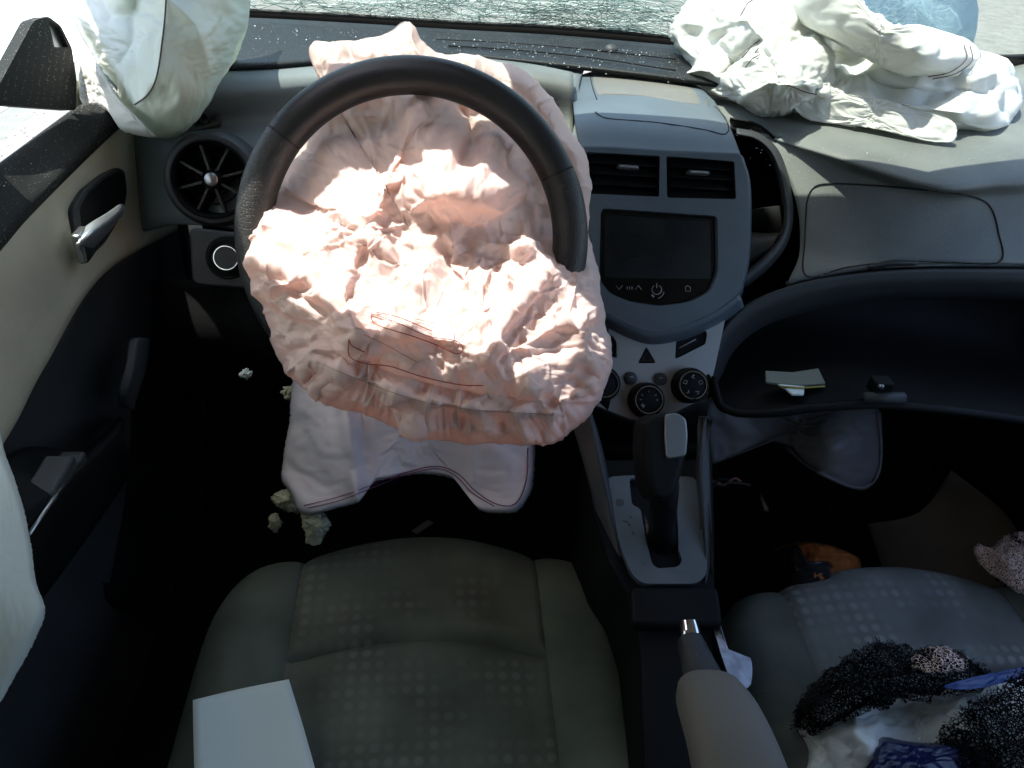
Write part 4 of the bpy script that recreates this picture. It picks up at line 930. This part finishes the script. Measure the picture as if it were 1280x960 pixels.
outC = [(985,118),(1020,108),(1060,118),(1100,124),(1150,138),(1189,152),(1191,174),(1170,177),(1140,172),(1100,162),(1060,156),(1030,153),(1005,146)]
cC = [(985,118,1.10),(1060,118,1.09),(1150,138,1.08),(1189,152,1.075),(1190,175,1.07),(1140,172,1.075),(1060,155,1.095),(1005,146,1.11)]
o, cdd = cloth('fabric_panel', outC, (1090,142), cC, 'white', pa, (40,110), .06, .012, .6, 33, .006, .0, .95, None, (110,60), fray=.5, cells=7, soft=0, fac=((34,.006,1.6,.2),(16,.002,1.3,1)))
outD = [(900,98),(935,72),(975,60),(1010,40),(1042,66),(1038,98),(1020,118),(990,142),(955,148),(925,130)]
cD = [(900,98,1.16),(935,72,1.12),(1010,40,1.12),(1042,66,1.11),(1038,98,1.10),(990,142,1.10),(955,148,1.12),(975,100,1.055),(1005,80,1.06)]
o, ddD = cloth('fabric_panel', outD, (975,98), cD, 'white', pa, (46,110), .09, .010, .6, 34, .010, .04, .85, lambda px, py, r: -.014*ridge(px, py, [(930,120),(960,105),(1010,108)], 8)+.012*ridge(px, py, [(960,70),(970,100),(960,140)], 8), (120,70), cells=6, fac=((50,.010,1.5,1.2),(24,.004,1.4,.3)))
tubes('dark_seam', [surf_line(bd, L_) for L_ in ([(1213,58),(1215,76),(1195,92),(1165,99)], [(1205,56),(1208,74),(1188,90),(1160,96)])]+[surf_line(ad, L_) for L_ in ([(928,72),(940,58),(950,50)], [(925,88),(938,74),(948,60)], [(925,20),(935,4),(950,-5)])]+[surf_line(ddD, L_) for L_ in ([(985,106),(1010,116),(1034,118),(1036,108)], [(932,84),(940,74),(950,68)])], .0008, 'thread_dark', pa, 4)
# curtain airbag at the driver's window
ca = empty('curtain_airbag', D(200,60,.9), 'pale greenish white curtain airbag hanging over the driver window', 'airbag')
outE = [(60,-60),(180,-70),(300,-60),(312,8),(304,50),(290,82),(270,112),(250,145),(226,168),(200,173),(172,165),(150,140),(128,100),(105,60),(84,28),(66,5)]
cE = [(60,-60,1.02),(180,-60,.86),(300,-60,.98),(312,10,.99),(285,85,.98),(250,145,.95),(200,172,.95),(150,140,.95),(110,62,.97),(70,5,1.0),(200,40,.86),(225,110,.88),(160,50,.90),(250,40,.87)]
def emod(px, py, r):
    m = .025*ridge(px, py, [(120,-10),(140,20),(165,20),(185,-20)], 16)-.016*ridge(px, py, [(208,-40),(208,20),(200,90),(172,130)], 14)+.014*ridge(px, py, [(150,80),(165,50),(170,0)], 9)
    m -= .02*ridge(px, py, [(212,0),(245,30),(262,90),(255,140)], 14); return m
o, ed = cloth('fabric_panel', outE, (195,40), cE, 'grey_white', ca, (56,130), .035, .012, .8, 41, .010, .10, .72, emod, (120,60), cells=5, fac=((70,.006,2.0,.2),(30,.0015,1.6,1.2)))
outF = [(88,20),(104,48),(130,92),(152,128),(178,156),(196,170),(170,168),(150,160),(138,142),(122,132),(104,131),(98,108),(96,70)]
cF = [(88,20,.96),(130,92,.91),(196,170,.93),(150,160,.94),(104,131,.97),(96,70,.98),(125,110,.935)]
cloth('fabric_panel', outF, (122,108), cF, 'white', ca, (36,80), .05, .012, .6, 42, .006, .02, .85, None, (100,50), fray=.8, cells=5)
tubes('brown_seam', [surf_line(ed, L_) for L_ in ([(208,-30),(207,10),(203,50),(196,95),(185,118),(168,131)],)], .0009, 'thread_dark', ca, 4)
sheet('added_sun_screen', [[np.array([-.455+.01*math.sin(9*y+k), y, z]) for y in np.linspace(-.5, .83, 7)] for k, z in enumerate((1.2,1.08,.96,.84,.745))], fabric('sheer_white_nylon', (.9,.9,.86), .68), ca, 6, 5, .002)  # sheet added to block and diffuse the sun at the driver window
# torn side airbag sheet at the lower left
sa = empty('side_airbag', D(10,700,.62), 'pale torn airbag sheet with a frayed edge hanging beside the driver seat', 'airbag')
outG = [(-60,500),(-10,520),(5,565),(18,600),(30,640),(38,680),(45,730),(56,765),(40,805),(15,850),(-10,890),(-60,930)]
cG = [(-60,500,.66),(0,560,.65),(40,680,.62),(56,765,.60),(0,870,.60),(-60,930,.60),(-30,700,.58)]
cloth('fabric_panel', outG, (-20,710), cG, fabric('bright_white_nylon', (.90,.93,.88), .5), sa, (36,100), .01, .02, .9, 43, .004, .02, .9, None, (90,50), fray=.6, cells=3)

# ================================================================== DRIVER DOOR
do = empty('driver_door', X(100,300,-.43), 'dusty car door with grey upper panel, chrome inner handle and black lower panel', 'car door')
up = [(-40,233),(0,203),(92,135),(140,100),(190,60)]; lo = [(-40,345),(0,302),(47,250),(147,154),(215,90)]
lo = [(-40,345),(0,302),(47,250),(147,154),(200,112)]
bt = sheet('belt_trim', [[X(x,y,-.475)+[0,0,-.02] for x, y in up], [X(x,y,-.468) for x, y in up], [X((a+c)/2,(b+d)/2,-.447) for (a,b),(c,d) in zip(up, lo)], [X(x,y,-.432) for x, y in lo], [X(x,y,-.440)-[0,0,.012] for x, y in lo]], 'dusty_black', do, 8, 6, .006)
gA = [(-40,348),(0,304),(48,252),(148,156),(212,150)]
gB = [(-40,420),(10,372),(75,300),(160,215),(216,200)]
gC = [(-40,500),(5,450),(60,380),(140,292),(222,245)]
gD = [(-40,610),(15,528),(58,448),(131,337),(228,280)]
gp = sheet('grey_panel', [[X(x,y,-.436) for x, y in gA], [X(x,y,-.430) for x, y in gB], [X(x,y,-.424) for x, y in gC], [X(x,y,-.418) for x, y in gD], [X(x,y,-.440)-[0,0,.005] for x, y in gD]], 'door_grey', do, 10, 8, .005)
lB_ = [(-40,680),(20,600),(90,480),(150,390),(234,330)]; lC_ = [(-40,800),(40,720),(120,600),(185,480),(242,420)]; lD_ = [(-40,1000),(60,900),(150,740),(215,620),(262,540)]
lp_ = sheet('lower_panel', [[X(x,y,-.428) for x, y in gD], [X(x,y,-.434) for x, y in lB_], [X(x,y,-.44) for x, y in lC_], [X(x,y,-.445) for x, y in lD_], [X(x,y,-.45)-[0,0,.25] for x, y in lD_]], 'dark', do, 8, 6, .006)
# handle bowl and chrome handle
DP = Plane(X(120,270,-.4275), (1,0,.02))
hb = rc([(88,262),(102,238),(128,217),(146,209),(153,214),(156,240),(152,264),(128,304),(98,333),(93,310)], 6)
hbw = prism('handle_bowl', DP, hb, 'dark', do, .004, -.004, (), .002)
prism('bowl_hollow', DP, hb.mean(0)+(hb-hb.mean(0))*.86+np.array([2,-2]), 'black', hbw, .0048, .002, (), .001)
sheet('door_handle', [[X(97,291,-.412),X(112,279,-.405),X(132,267,-.402),X(151,255,-.402),X(157,259,-.404)],[X(99,305,-.405),X(115,292,-.397),X(135,279,-.396),X(150,266,-.398),X(155,266,-.402)],[X(103,325,-.414),X(118,310,-.404),X(134,293,-.402),X(147,276,-.403),X(153,270,-.406)]], 'handle', do, 8, 6, .005)
box('handle_pivot', X(104,306,-.41), (.006,.014,.018), 'satin', do, None, .003)
# pull handle, armrest, pocket and speaker edge
ph = sheet('pull_handle', [[X(163,424,-.385),X(157,460,-.38),X(150,492,-.385),X(147,508,-.40)],[X(176,422,-.378),X(170,460,-.372),X(163,492,-.378),X(160,510,-.39)],[X(188,424,-.39),X(183,460,-.385),X(172,495,-.39),X(168,512,-.40)]], 'dark', do, 8, 6, .01)
sheet('arm_shelf', [[X(-40,610,-.425),X(30,560,-.425),X(105,560,-.425),X(150,520,-.425)],[X(-40,640,-.37),X(20,630,-.365),X(100,578,-.37),X(150,530,-.385)],[X(-40,760,-.36),X(35,672,-.355),X(105,600,-.362),X(155,550,-.38)],[X(-40,860,-.40),X(60,740,-.40),X(125,650,-.40),X(165,590,-.41)]], 'black', do, 8, 6, .008)
box('window_switch', X(62,600,-.368), (.014,.03,.006), 'dark', do, None, .003); box('window_switch', X(84,585,-.372), (.012,.02,.006), 'dark', do, None, .003)
tube('edge_trim', [X(36,668,-.350),X(62,630,-.352),X(100,579,-.358)], .0022, 'satin', do, 6)
SPK = Plane(X(185,590,-.43), (1,-.12,.1)); cs_ = SPK.uv(185,590); rs = np.linalg.norm(SPK.uv(255,590)-cs_)
lathe('speaker_ring', SPK, cs_[0], cs_[1], [(rs*1.08,-.01),(rs*1.05,.002),(rs*.98,.004),(rs*.93,.0),(rs*.4,-.004),(.001,-.005)], 'black', do, 48)
# mirror patch, window glass, clip
TP = Plane(X(45,80,-.462), (1,-.10,.12))
tp_ = prism('mirror_patch', TP, rc([(-60,222),(-4,112),(42,26),(60,20),(76,32),(90,60),(96,100),(95,138),(40,134),(-4,131)], 4), 'dusty_black', do, 0, -.015, [rc([(61,26),(74,34),(84,56),(86,59),(68,59)], 2)], .002)
prism('mirror_pane', TP, [(60,24),(77,32),(90,60),(67,62)], M('grey_mirror', (.30,.34,.40), .15, metal=.3), tp_, -.006, -.010, (), 0) if False else prism('mirror_pane', TP, [(60,24),(77,32),(90,60),(67,62)], 'satin', tp_, -.006, -.010, (), 0)
sheet('window_glass', [[np.array([-.492,.0,.77]),np.array([-.492,.55,.77]),np.array([-.492,1.12,.775])],[np.array([-.47,.0,.95]),np.array([-.47,.45,.95]),np.array([-.48,1.0,.95])],[np.array([-.43,.0,1.16]),np.array([-.43,.4,1.16]),np.array([-.43,.85,1.15])]], 'window', do, 6, 6, 0)
prism('trim_clip', Plane(X(95,118,-.46), (1,-.3,.2)), rc([(82,108),(96,99),(103,122),(104,128),(88,137)], 2), 'foam', do, .003, -.003, (), .001)
# dark gap and door rubber at the dashboard end
tube('door_seal', [X(205,160,-.40),X(214,200,-.40),X(222,250,-.39),X(232,300,-.385),X(240,352,-.385),X(246,430,-.39)], .008, 'rubber', do, 8)

# ================================================================== SEATS
def seat(name, cx, yF, zb, label, mid, side, cat='car seat', yback=-.02):
    root = empty(name, (cx, yF-.25, 0), label, cat)
    HW, SX, YR = .277, .160, yF-.25
    def yfront(x): return yF-.030*(abs(x)/SX)**2
    # outline of one side: straight flank, round corner, front
    ys = np.linspace(yback, yF-.20, 16); side_o = [(HW-.010*((yF-.2-y)/.5)**1+.006*math.sin((y-yback)*5), y) for y in ys]
    x1, y1 = HW, yF-.20; x2, y2 = SX, yfront(SX)
    for t in np.linspace(0, math.pi/2, 16)[1:]:
        k = .80; side_o.append((x2+(x1-x2)*math.cos(t)**k, y1+(y2-y1)*math.sin(t)**k))
    side_o = np.array(side_o)
    full = np.vstack([side_o, [(x, yfront(x)) for x in np.linspace(SX, -SX, 25)[1:-1]], side_o[::-1]*[-1, 1]])
    ycross = lambda x: yF-.178-.022*(x/SX)**2
    def edge_d(p):
        a, b = full[:-1], full[1:]; ab = b-a; t = np.clip(((p[:,None]-a)*ab).sum(2)/((ab*ab).sum(1)+1e-12), 0, 1)
        return np.linalg.norm(p[:,None]-a-ab*t[...,None], axis=2).min(1)
    def height(x, y, skirt):
        p = np.stack([x, y], -1); e = edge_d(p); ax = np.abs(x)
        z = zb+.028*np.clip((y-(yF-.40))/.34, 0, 1)**1.5-.02*np.clip((yF-.35-y)/.4, 0, 1)
        b = np.clip((ax-SX*.86)/(HW-SX*.86), 0, 1); z = z+.034*np.sin(math.pi*np.clip(b*.9, 0, 1))**1.2*np.clip((yF-.03-y)/.30, 0, 1)
        z = z-.012*(1-(np.clip(ax/SX, 0, 1))**2)*0+.012*(1-np.clip(ax/SX, 0, 1)**2)
        R_ = .055; q = np.clip((R_-e)/R_, 0, 1); z = z-R_*.85*(1-np.sqrt(np.clip(1-q*q, 0, 1)))
        z = z-.007*np.exp(-np.abs(ax-SX)/.006)-.012*np.exp(-np.abs(y-ycross(x))/.006)*(ax < SX)
        z = z+.0035*np.exp(-((y-ycross(x)-.02)/.014)**2)*(ax < SX)
        cr = np.exp(-((x-.005-(y-ycross(x))*.25)/.006)**2)*np.exp(-((y-ycross(x)-.022)/.022)**2); z = z-.005*cr
        z = z+np.array([noise.noise(Vector((a*7, b_*7, cx)))*.0035+noise.noise(Vector((a*22, b_*22, cx)))*.0009 for a, b_ in zip(x, y)])
        return z
    def build(nm, A, mat):                                   # A: (n, m, 2) plan grid with skirt rows appended as third coordinate
        n, m = A.shape[:2]; x = A[...,0].ravel(); y = A[...,1].ravel(); sk = A[...,2].ravel()
        z = height(x, y, sk); nx = np.sign(x)*0
        c = np.array([0, yF-.25]); d = np.stack([x, y-c[1]], -1); d /= np.linalg.norm(d, axis=1, keepdims=True)+1e-9
        out = np.sin(np.clip(sk/.10, 0, 1)*math.pi)*.006
        P = np.stack([x+cx+d[:,0]*out, y+d[:,1]*out, z-sk], -1)
        uv = np.stack([x+.5, y-sk+1], -1)
        o = mesh(nm, P, grid_faces(n, m), mat, root, True, False, uv)
        s = sum(p.area*p.normal.z for p in o.data.polygons)
        if s < 0: o.data.flip_normals()
        return o
    SK = [.012,.03,.06,.10,.16]
    # middle panels
    xs = np.linspace(-SX, SX, 61)
    def mid_panel(nm, f0, f1, n, skirt):
        A = np.array([[(x, f0(x)+(f1(x)-f0(x))*t, 0) for x in xs] for t in np.linspace(0, 1, n)])
        if skirt: A = np.concatenate([A, np.array([[(x, f1(x), s) for x in xs] for s in SK])])
        return build(nm, A, mid)
    mid_panel('cushion_panel', lambda x: yback, ycross, 60, False)
    mid_panel('cushion_panel', ycross, yfront, 44, True)
    for s in (-1, 1):
        n = 70; o_ = resample(side_o, n); i_ = np.stack([np.full(n, SX), np.linspace(yback, yfront(SX), n)], -1)
        A = np.array([[(*(i_[k]*(1-t)+o_[k]*t), 0) for k in range(n)] for t in np.linspace(0, 1, 26)])
        A = np.concatenate([A, np.array([[(*o_[k], q) for k in range(n)] for q in SK])]); A[...,0] *= s
        build('bolster', A, side)
        tubes('piping', [np.stack([o_[:,0]*s*1.004+cx, o_[:,1]+.0008, height(o_[:,0]*s, o_[:,1], 0)-.004], -1)], .0022, side, root, 6) if False else None
        rail = [(cx+s*.19, yF-.62, .03), (cx+s*.19, yF-.08, .05)]; tube('rail', rail, .018, 'black', root, 8)
    box('base', (cx, yF-.36, .10), (.20,.25,.05), 'black', root, None, .02)
    return root
seat('driver_seat', -.019, .775, .246, 'charcoal driver seat cushion with faint dotted cloth and a white sheet on it', 'seat_mid', 'seat_side')
seat('passenger_seat', .645, .712, .240, 'worn charcoal passenger seat cushion with rows of pale dots, strewn with netting and bags', 'seat_mid2', 'seat_side2')

# ================================================================== LOOSE THINGS
ppr = sheet('paper_sheet', [[Z(241,875,.326),Z(300,861,.316),Z(361,849,.312)],[Z(242,930,.316),Z(310,918,.304),Z(379,908,.300)],[Z(244,1000,.308),Z(325,990,.30),Z(402,990,.300)]], 'paper', None, 6, 6, .0003)
tag(ppr, 'blank pale sheet of paper lying on the driver seat', 'paper')
# booklet and tag in the open glovebox
bkp = Plane([0,0,D(1020,507,.99)[2]+.004], (0,0,1))
bk = prism('booklet', bkp, [(956,466),(990,468),(1022,463),(1031,482),(1000,484),(972,482),(957,480)], M('olive_grey_paper', (.17,.19,.16), .7, var=.1), None, .004, 0, (), .001); tag(bk, 'thin grey green booklet lying in the open glovebox', 'booklet')
tube('yellow_edge', [bkp.at(1031,483,.0045), bkp.at(1002,485,.0045), bkp.at(975,483,.0045)], .0012, M('yellow_ink', (.35,.27,.05), .6), bk, 5)
tgm = prism('paper_tag', bkp, [(972,482),(1005,485),(1004,495),(990,495),(982,488)], 'paper', None, .003, 0, (), .0006); tag(tgm, 'small white paper tag sticking out under the booklet', 'tag')
# dark cloth hanging under the glovebox
out_h = [(880,500),(960,512),(1040,505),(1095,508),(1101,550),(1098,590),(1080,612),(1050,605),(1015,585),(985,560),(950,548),(915,548),(900,570),(882,580)]
hc, hd_ = cloth('hanging_cloth', out_h, (1000,535), [(880,500,1.12),(1040,505,1.10),(1095,510,1.1),(1100,590,1.12),(1060,606,1.1),(985,560,1.12),(900,575,1.14),(1040,560,1.06)], 'grey_cloth', None, (40,90), .06, .012, .5, 51, .012, .03, .9, None, (100,50), cells=5)
tag(hc, 'dull grey torn knee airbag cloth hanging under the open glovebox', 'cloth')
tb_ = tube('hem', surf_line(hd_, [(1097,515),(1101,560),(1096,595),(1078,609),(1050,603),(1010,582),(985,560)], .002), .003, 'grey_cloth', hc, 6)
# brown board and bundled leather-like bag on the passenger floor
bd_ = sheet('floor_board', [[Z(1085,655,.10),Z(1150,640,.12),Z(1190,588,.20)],[Z(1100,700,.06),Z(1180,690,.08),Z(1255,640,.16)],[Z(1120,760,.05),Z(1230,750,.06),Z(1285,690,.14)]], 'brown', None, 6, 6, .006)
tag(bd_, 'bent brown fibreboard panel leaning in the passenger footwell', 'board')
out_o = [(962,700),(975,684),(1000,678),(1030,680),(1060,690),(1076,704),(1060,740),(1000,745),(965,735)]
ob, od = cloth('orange_bundle', out_o, (1015,708), [(962,700,1.18),(1000,680,1.16),(1060,690,1.16),(1076,704,1.18),(1015,706,1.08),(965,735,1.15),(1000,745,1.12),(1060,740,1.12)], M('orange_brown_wrap', (.36,.12,.035), .35, bump=.5, bscale=120, var=.45, vscale=22), None, (40,90), .07, .012, .4, 52, .010, .05, .85, None, (100,60), cells=6)
tag(ob, 'orange brown crumpled bundle in front of the passenger seat', 'bundle')
cloth('film_wrap', [(958,712),(968,690),(995,682),(1012,700),(1040,706),(1030,745),(965,742)], (995,715), [(958,712,1.16),(968,690,1.15),(1012,700,1.075),(1040,706,1.08),(1030,745,1.10),(965,742,1.13),(995,715,1.09)], M('dark_film', (.02,.02,.024), .15, bump=.5, bscale=90), ob, (34,70), .09, .012, .3, 53, .008, .02, .85, None, (90,50), cells=7)
# printed paper bag beside the console
out_w = [(891,752),(897,772),(905,800),(915,825),(937,822),(938,855),(920,860),(908,838),(898,806),(891,780)]
pw, pwd = cloth('printed_paper', out_w, (910,812), [(891,752,.88),(905,800,.845),(937,822,.84),(920,860,.80),(891,780,.87),(908,838,.81)], M('pale_blue_print', (.42,.46,.56), .7, var=.35, vscale=60), None, (30,60), .04, .02, .5, 54, .004, 0, .9, None, (80,40), cells=4)
tag(pw, 'crumpled white paper printed in pale blue beside the handbrake', 'paper')
# netting and bags on the passenger seat
dS = lambda x, y, z: (x, y, dz(x, y, z))
out_n = [(1000,905),(1006,868),(1040,838),(1085,812),(1100,803),(1140,815),(1180,812),(1222,832),(1238,850),(1190,866),(1130,872),(1085,880),(1050,893),(1030,912)]
cN = [dS(1000,905,.30),dS(1040,838,.31),dS(1100,803,.33),(1180,812,dz(1180,812,.33)),dS(1238,850,.31),dS(1130,872,.335),dS(1050,893,.325),dS(1110,840,.365),dS(1030,912,.31)]
nb = empty('black_netting', Z(1110,850,.32), 'bunched black netting lying across the middle of the passenger seat', 'netting')
for sd in (61, 62, 63): cloth('net_layer', [(x+random.uniform(-5,5), y+random.uniform(-4,4)) for x, y in out_n], (1110,855), [(x, y, d_-.008*(sd-61)) for x, y, d_ in cN], 'net', nb, (40,80), .16, .012, .2, sd, .014, .02, .85, None, (100,60), cells=8, thick=0, fray=5, fac=((26,.012,1.3,.4),(13,.005,1.2,1)), soft=0)
out_p = [(1142,830),(1150,812),(1175,808),(1200,815),(1212,828),(1200,838),(1175,840),(1158,840)]
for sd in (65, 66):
    pl_ = cloth('net_tuft', out_p, (1176,825), [dS(1142,830,.37),dS(1175,808,.375),dS(1212,828,.37),dS(1175,840,.38),dS(1176,825,.392+.006*(sd-65))], 'net' if sd == 65 else 'net_sunlit', nb, (30,60), .18, .012, .2, sd, .008, .01, .85, None, (80,50), cells=7, thick=0, fray=1.0, fac=((20,.008,1.3,.4),(10,.004,1.2,1)), soft=0)[0]  # pink upper layer paints sun onto the black net
    if sd == 66: tag(pl_, 'tuft of the netting tinted pink as if sunlit')
out_n2 = [(1180,1000),(1175,930),(1190,900),(1215,880),(1250,860),(1300,835),(1340,900),(1320,1000)]
n2 = empty('black_netting', Z(1250,930,.33), 'black netting in the lower corner, over the blue packet and white bag', 'netting')
for sd in (67, 68, 69): cloth('net_layer', [(x+random.uniform(-4,4), y+random.uniform(-4,4)) for x, y in out_n2], (1250,930), [(x, y, dz(x, y, .36+.006*(sd-67))) if 1190 < x < 1310 else (x, y, dz(x, y, .33+.004*(sd-67))) for x, y in out_n2+[(1250,930),(1230,900)]], 'net', n2, (36,80), .14, .012, .2, sd, .012, .01, .85, None, (90,60), cells=7, thick=0, fray=5, fac=((26,.012,1.3,.4),(13,.005,1.2,1)), soft=0)
out_l = [(1218,690),(1224,680),(1240,684),(1255,672),(1285,665),(1320,680),(1310,750),(1275,738),(1245,722),(1228,706)]
lc = empty('lace_cloth', Z(1255,705,.30), 'lace cloth tinted pinkish beige as if sunlit over the front corner of the passenger seat', 'lace')
for sd in (71, 72, 73): cloth('lace_layer', out_l, (1262,708), [(x, y, dz(x, y, .30+.006*(sd-71))) for x, y in out_l]+[(1262,705,dz(1262,705,.335+.006*(sd-71)))], 'net' if sd == 71 else 'net_sunlit', lc, (36,80), .12, .012, .2, sd, .010, .01, .85, None, (90,60), cells=7, thick=0, fray=1.0, fac=((20,.008,1.3,.4),(10,.004,1.2,1)), soft=0)  # two pink layers over black paint the sunlit threads
out_b = [(995,908),(1030,882),(1060,868),(1100,872),(1150,866),(1200,858),(1250,845),(1300,838),(1320,860),(1300,1000),(1020,1000),(1006,940)]
wbg, wbd = cloth('white_bag', out_b, (1150,930), [(x, y, dz(x, y, .285)) for x, y in out_b]+[(1080,900,dz(1080,900,.33)),(1150,930,dz(1150,930,.30)),(1100,950,dz(1100,950,.325)),(1200,885,dz(1200,885,.335)),(1060,960,dz(1060,960,.32))], 'bag', None, (60,170), .05, .010, .5, 81, .014, .02, .9, lambda px, py, r: .016*ridge(px, py, [(1060,905),(1120,888),(1200,890),(1260,880)], 9)-.012*ridge(px, py, [(1020,905),(1090,885),(1180,872)], 7), (120,70), cells=7, soft=0, fac=((60,.014,1.6,.3),(28,.006,1.5,1.2),(14,.002,1.3,.2)))
tag(wbg, 'crumpled white plastic bag open on the passenger seat', 'plastic bag')
out_q = [(1085,1000),(1088,945),(1098,924),(1108,922),(1140,928),(1180,930),(1230,935),(1260,1000)]
bq, _ = cloth('blue_packet', out_q, (1150,965), [(x, y, dz(x, y, .342)) for x, y in out_q]+[(1150,965,dz(1150,965,.355))], 'blue', None, (36,80), .05, .014, .5, 82, .006, .02, .85, None, (80,40), cells=5)
tag(bq, 'dark blue plastic packet on the white bag at the lower edge', 'packet')
out_s = [(1180,858),(1215,847),(1250,840),(1300,832),(1310,842),(1260,852),(1215,862)]
bs_, _ = cloth('blue_wrapper', out_s, (1245,847), [(x, y, dz(x, y, .345)) for x, y in out_s], M('bright_blue_film', (.02,.07,.30), .3, bump=.3, bscale=100), None, (24,60), .05, .014, .5, 83, .004, 0, .9, None, (60,40), cells=5)
tag(bs_, 'bright blue wrapper strip tucked along the top of the white bag', 'wrapper')
# litter in the driver footwell
def scrap(name, px, d, mat, label, cat, group=None, seed=1, dome=.03):
    xs = [p[0] for p in px]; ys = [p[1] for p in px]; c = (sum(xs)/len(xs), sum(ys)/len(ys))
    o, _ = cloth(name, px, c, [(x, y, d) for x, y in px]+[(c[0], c[1], d-dome)], mat, None, (22,60), .14, .012, .4, seed, .008, .02, .8, None, (60,40), fray=1.0, cells=6, thick=.002, soft=0, fac=((12,.006,1.4,.4),(6,.003,1.2,1),(8,.003,0,.12)))
    return tag(o, label, cat, group)
scrap('foam_scrap', [(340,622),(352,615),(366,612),(375,628),(372,640),(356,636),(345,630)], 1.02, 'foam', 'torn cream foam scrap left of the lavender knee airbag', 'foam', 'torn foam scraps in the driver footwell', 91)
scrap('foam_scrap', [(380,644),(400,640),(410,652),(404,672),(392,680),(382,664)], 1.0, 'foam', 'ragged cream foam strip dangling between knee airbag and driver seat', 'foam', 'torn foam scraps in the driver footwell', 92)
scrap('foam_scrap', [(338,648),(344,644),(348,656),(345,664),(340,660)], 1.06, 'foam', 'smallest cream foam crumb on the dark footwell floor', 'foam', 'torn foam scraps in the driver footwell', 93, .01)
scrap('foam_scrap', [(358,488),(364,484),(368,492),(364,500),(357,497)], 1.03, 'foam', 'cream foam crumb stuck at the upper left of the knee airbag', 'foam', 'torn foam scraps in the driver footwell', 94, .01)
lb = prism('paper_label', Plane(Z(528,659,.10), (.1,-.35,.93)), [(514,664),(535,650),(542,654),(521,668)], M('dim_clear_label', (.09,.09,.09), .4), None, .002, 0, (), .0005); tag(lb, 'small greyish label strip on the dark floor ahead of the driver seat', 'label')
ptm = tag(scrap('paper_crumb', [(300,468),(308,466),(313,469),(308,471)], 1.05, 'paper', 'tiny white crumb on the dark panel under the light switch', 'crumb', None, 95, .004))
wr = empty('broken_wires', D(915,604,1.16), 'torn pinkish wire ends beside the console in the passenger footwell', 'wires')
for k, L_ in enumerate(([(884,608),(893,602),(905,606),(918,598),(926,602)], [(886,598),(900,606),(915,603),(938,606)], [(888,612),(900,600),(912,599)])):
    tube('wire', crom([D(x, y, 1.15-.004*k) for x, y in L_], 6), .0018, M('pink_wire', (.42,.17,.16), .5) if k == 0 else ('brown' if k == 1 else 'rubber'), wr, 6)

# ================================================================== PERSON OUTSIDE
def person(loc, rz):
    root = empty('person', loc, 'person in faded blue jeans standing beyond the windscreen', 'person')
    root.rotation_euler = (0, 0, rz)
    def skin(name, J, E_, mat, parent):
        me = bpy.data.meshes.new(name); me.from_pydata([j[:3] for j in J], E_, []); me.update(); me.materials.append(MAT[mat])
        o = bpy.data.objects.new(name, me); COL.objects.link(o); o.parent = parent
        o.modifiers.new('k', 'SKIN'); 
        for v, j in zip(me.skin_vertices[0].data, J): v.radius = (j[3], j[4] if len(j) > 4 else j[3])
        me.skin_vertices[0].data[0].use_root = True
        s = o.modifiers.new('s', 'SUBSURF'); s.levels = s.render_levels = 2
        return o
    J = [(0,0,.95,.15,.11),(.10,0,.86,.10,.10),(.12,.02,.5,.075),(.12,0,.09,.05),(.12,-.12,.04,.045,.035),(-.10,0,.86,.10,.10),(-.13,.0,.5,.075),(-.14,.02,.09,.05),(-.15,-.10,.04,.045,.035),
         (0,0,1.15,.15,.10),(0,.01,1.38,.17,.11),(0,0,1.50,.06),(0,-.01,1.62,.085,.10),(0,-.01,1.74,.075,.09),(.20,.01,1.42,.055),(.25,.02,1.14,.045),(.16,-.16,1.34,.035),(.08,-.2,1.44,.04,.02),(-.20,.01,1.42,.055),(-.25,.02,1.14,.045),(-.16,-.16,1.34,.035),(-.06,-.2,1.42,.04,.02)]
    E_ = [(0,1),(1,2),(2,3),(3,4),(0,5),(5,6),(6,7),(7,8),(0,9),(9,10),(10,11),(11,12),(12,13),(10,14),(14,15),(15,16),(16,17),(10,18),(18,19),(19,20),(20,21)]
    skin('body', J, E_, 'skin', root)
    Jj = [(0,0,1.12,.17,.13),(0,0,.97,.185,.145),(.10,0,.85,.125,.13),(.12,.02,.5,.10),(.12,0,.12,.085),(-.10,0,.85,.125,.13),(-.13,0,.5,.10),(-.14,.02,.12,.085)]
    skin('jeans', Jj, [(0,1),(1,2),(2,3),(3,4),(1,5),(5,6),(6,7)], 'denim', root)
    Js = [(0,0,1.12,.185,.14),(0,0,1.18,.18,.13),(0,.01,1.40,.19,.13),(.21,.01,1.42,.075),(.25,.02,1.16,.062),(-.21,.01,1.42,.075),(-.25,.02,1.16,.062)]
    skin('shirt', Js, [(0,1),(1,2),(2,3),(3,4),(2,5),(5,6)], 'shirt', root)
    return root
pp = X(1120,30,1.86)
person((1.40, 2.42, -.25), rad(-28))
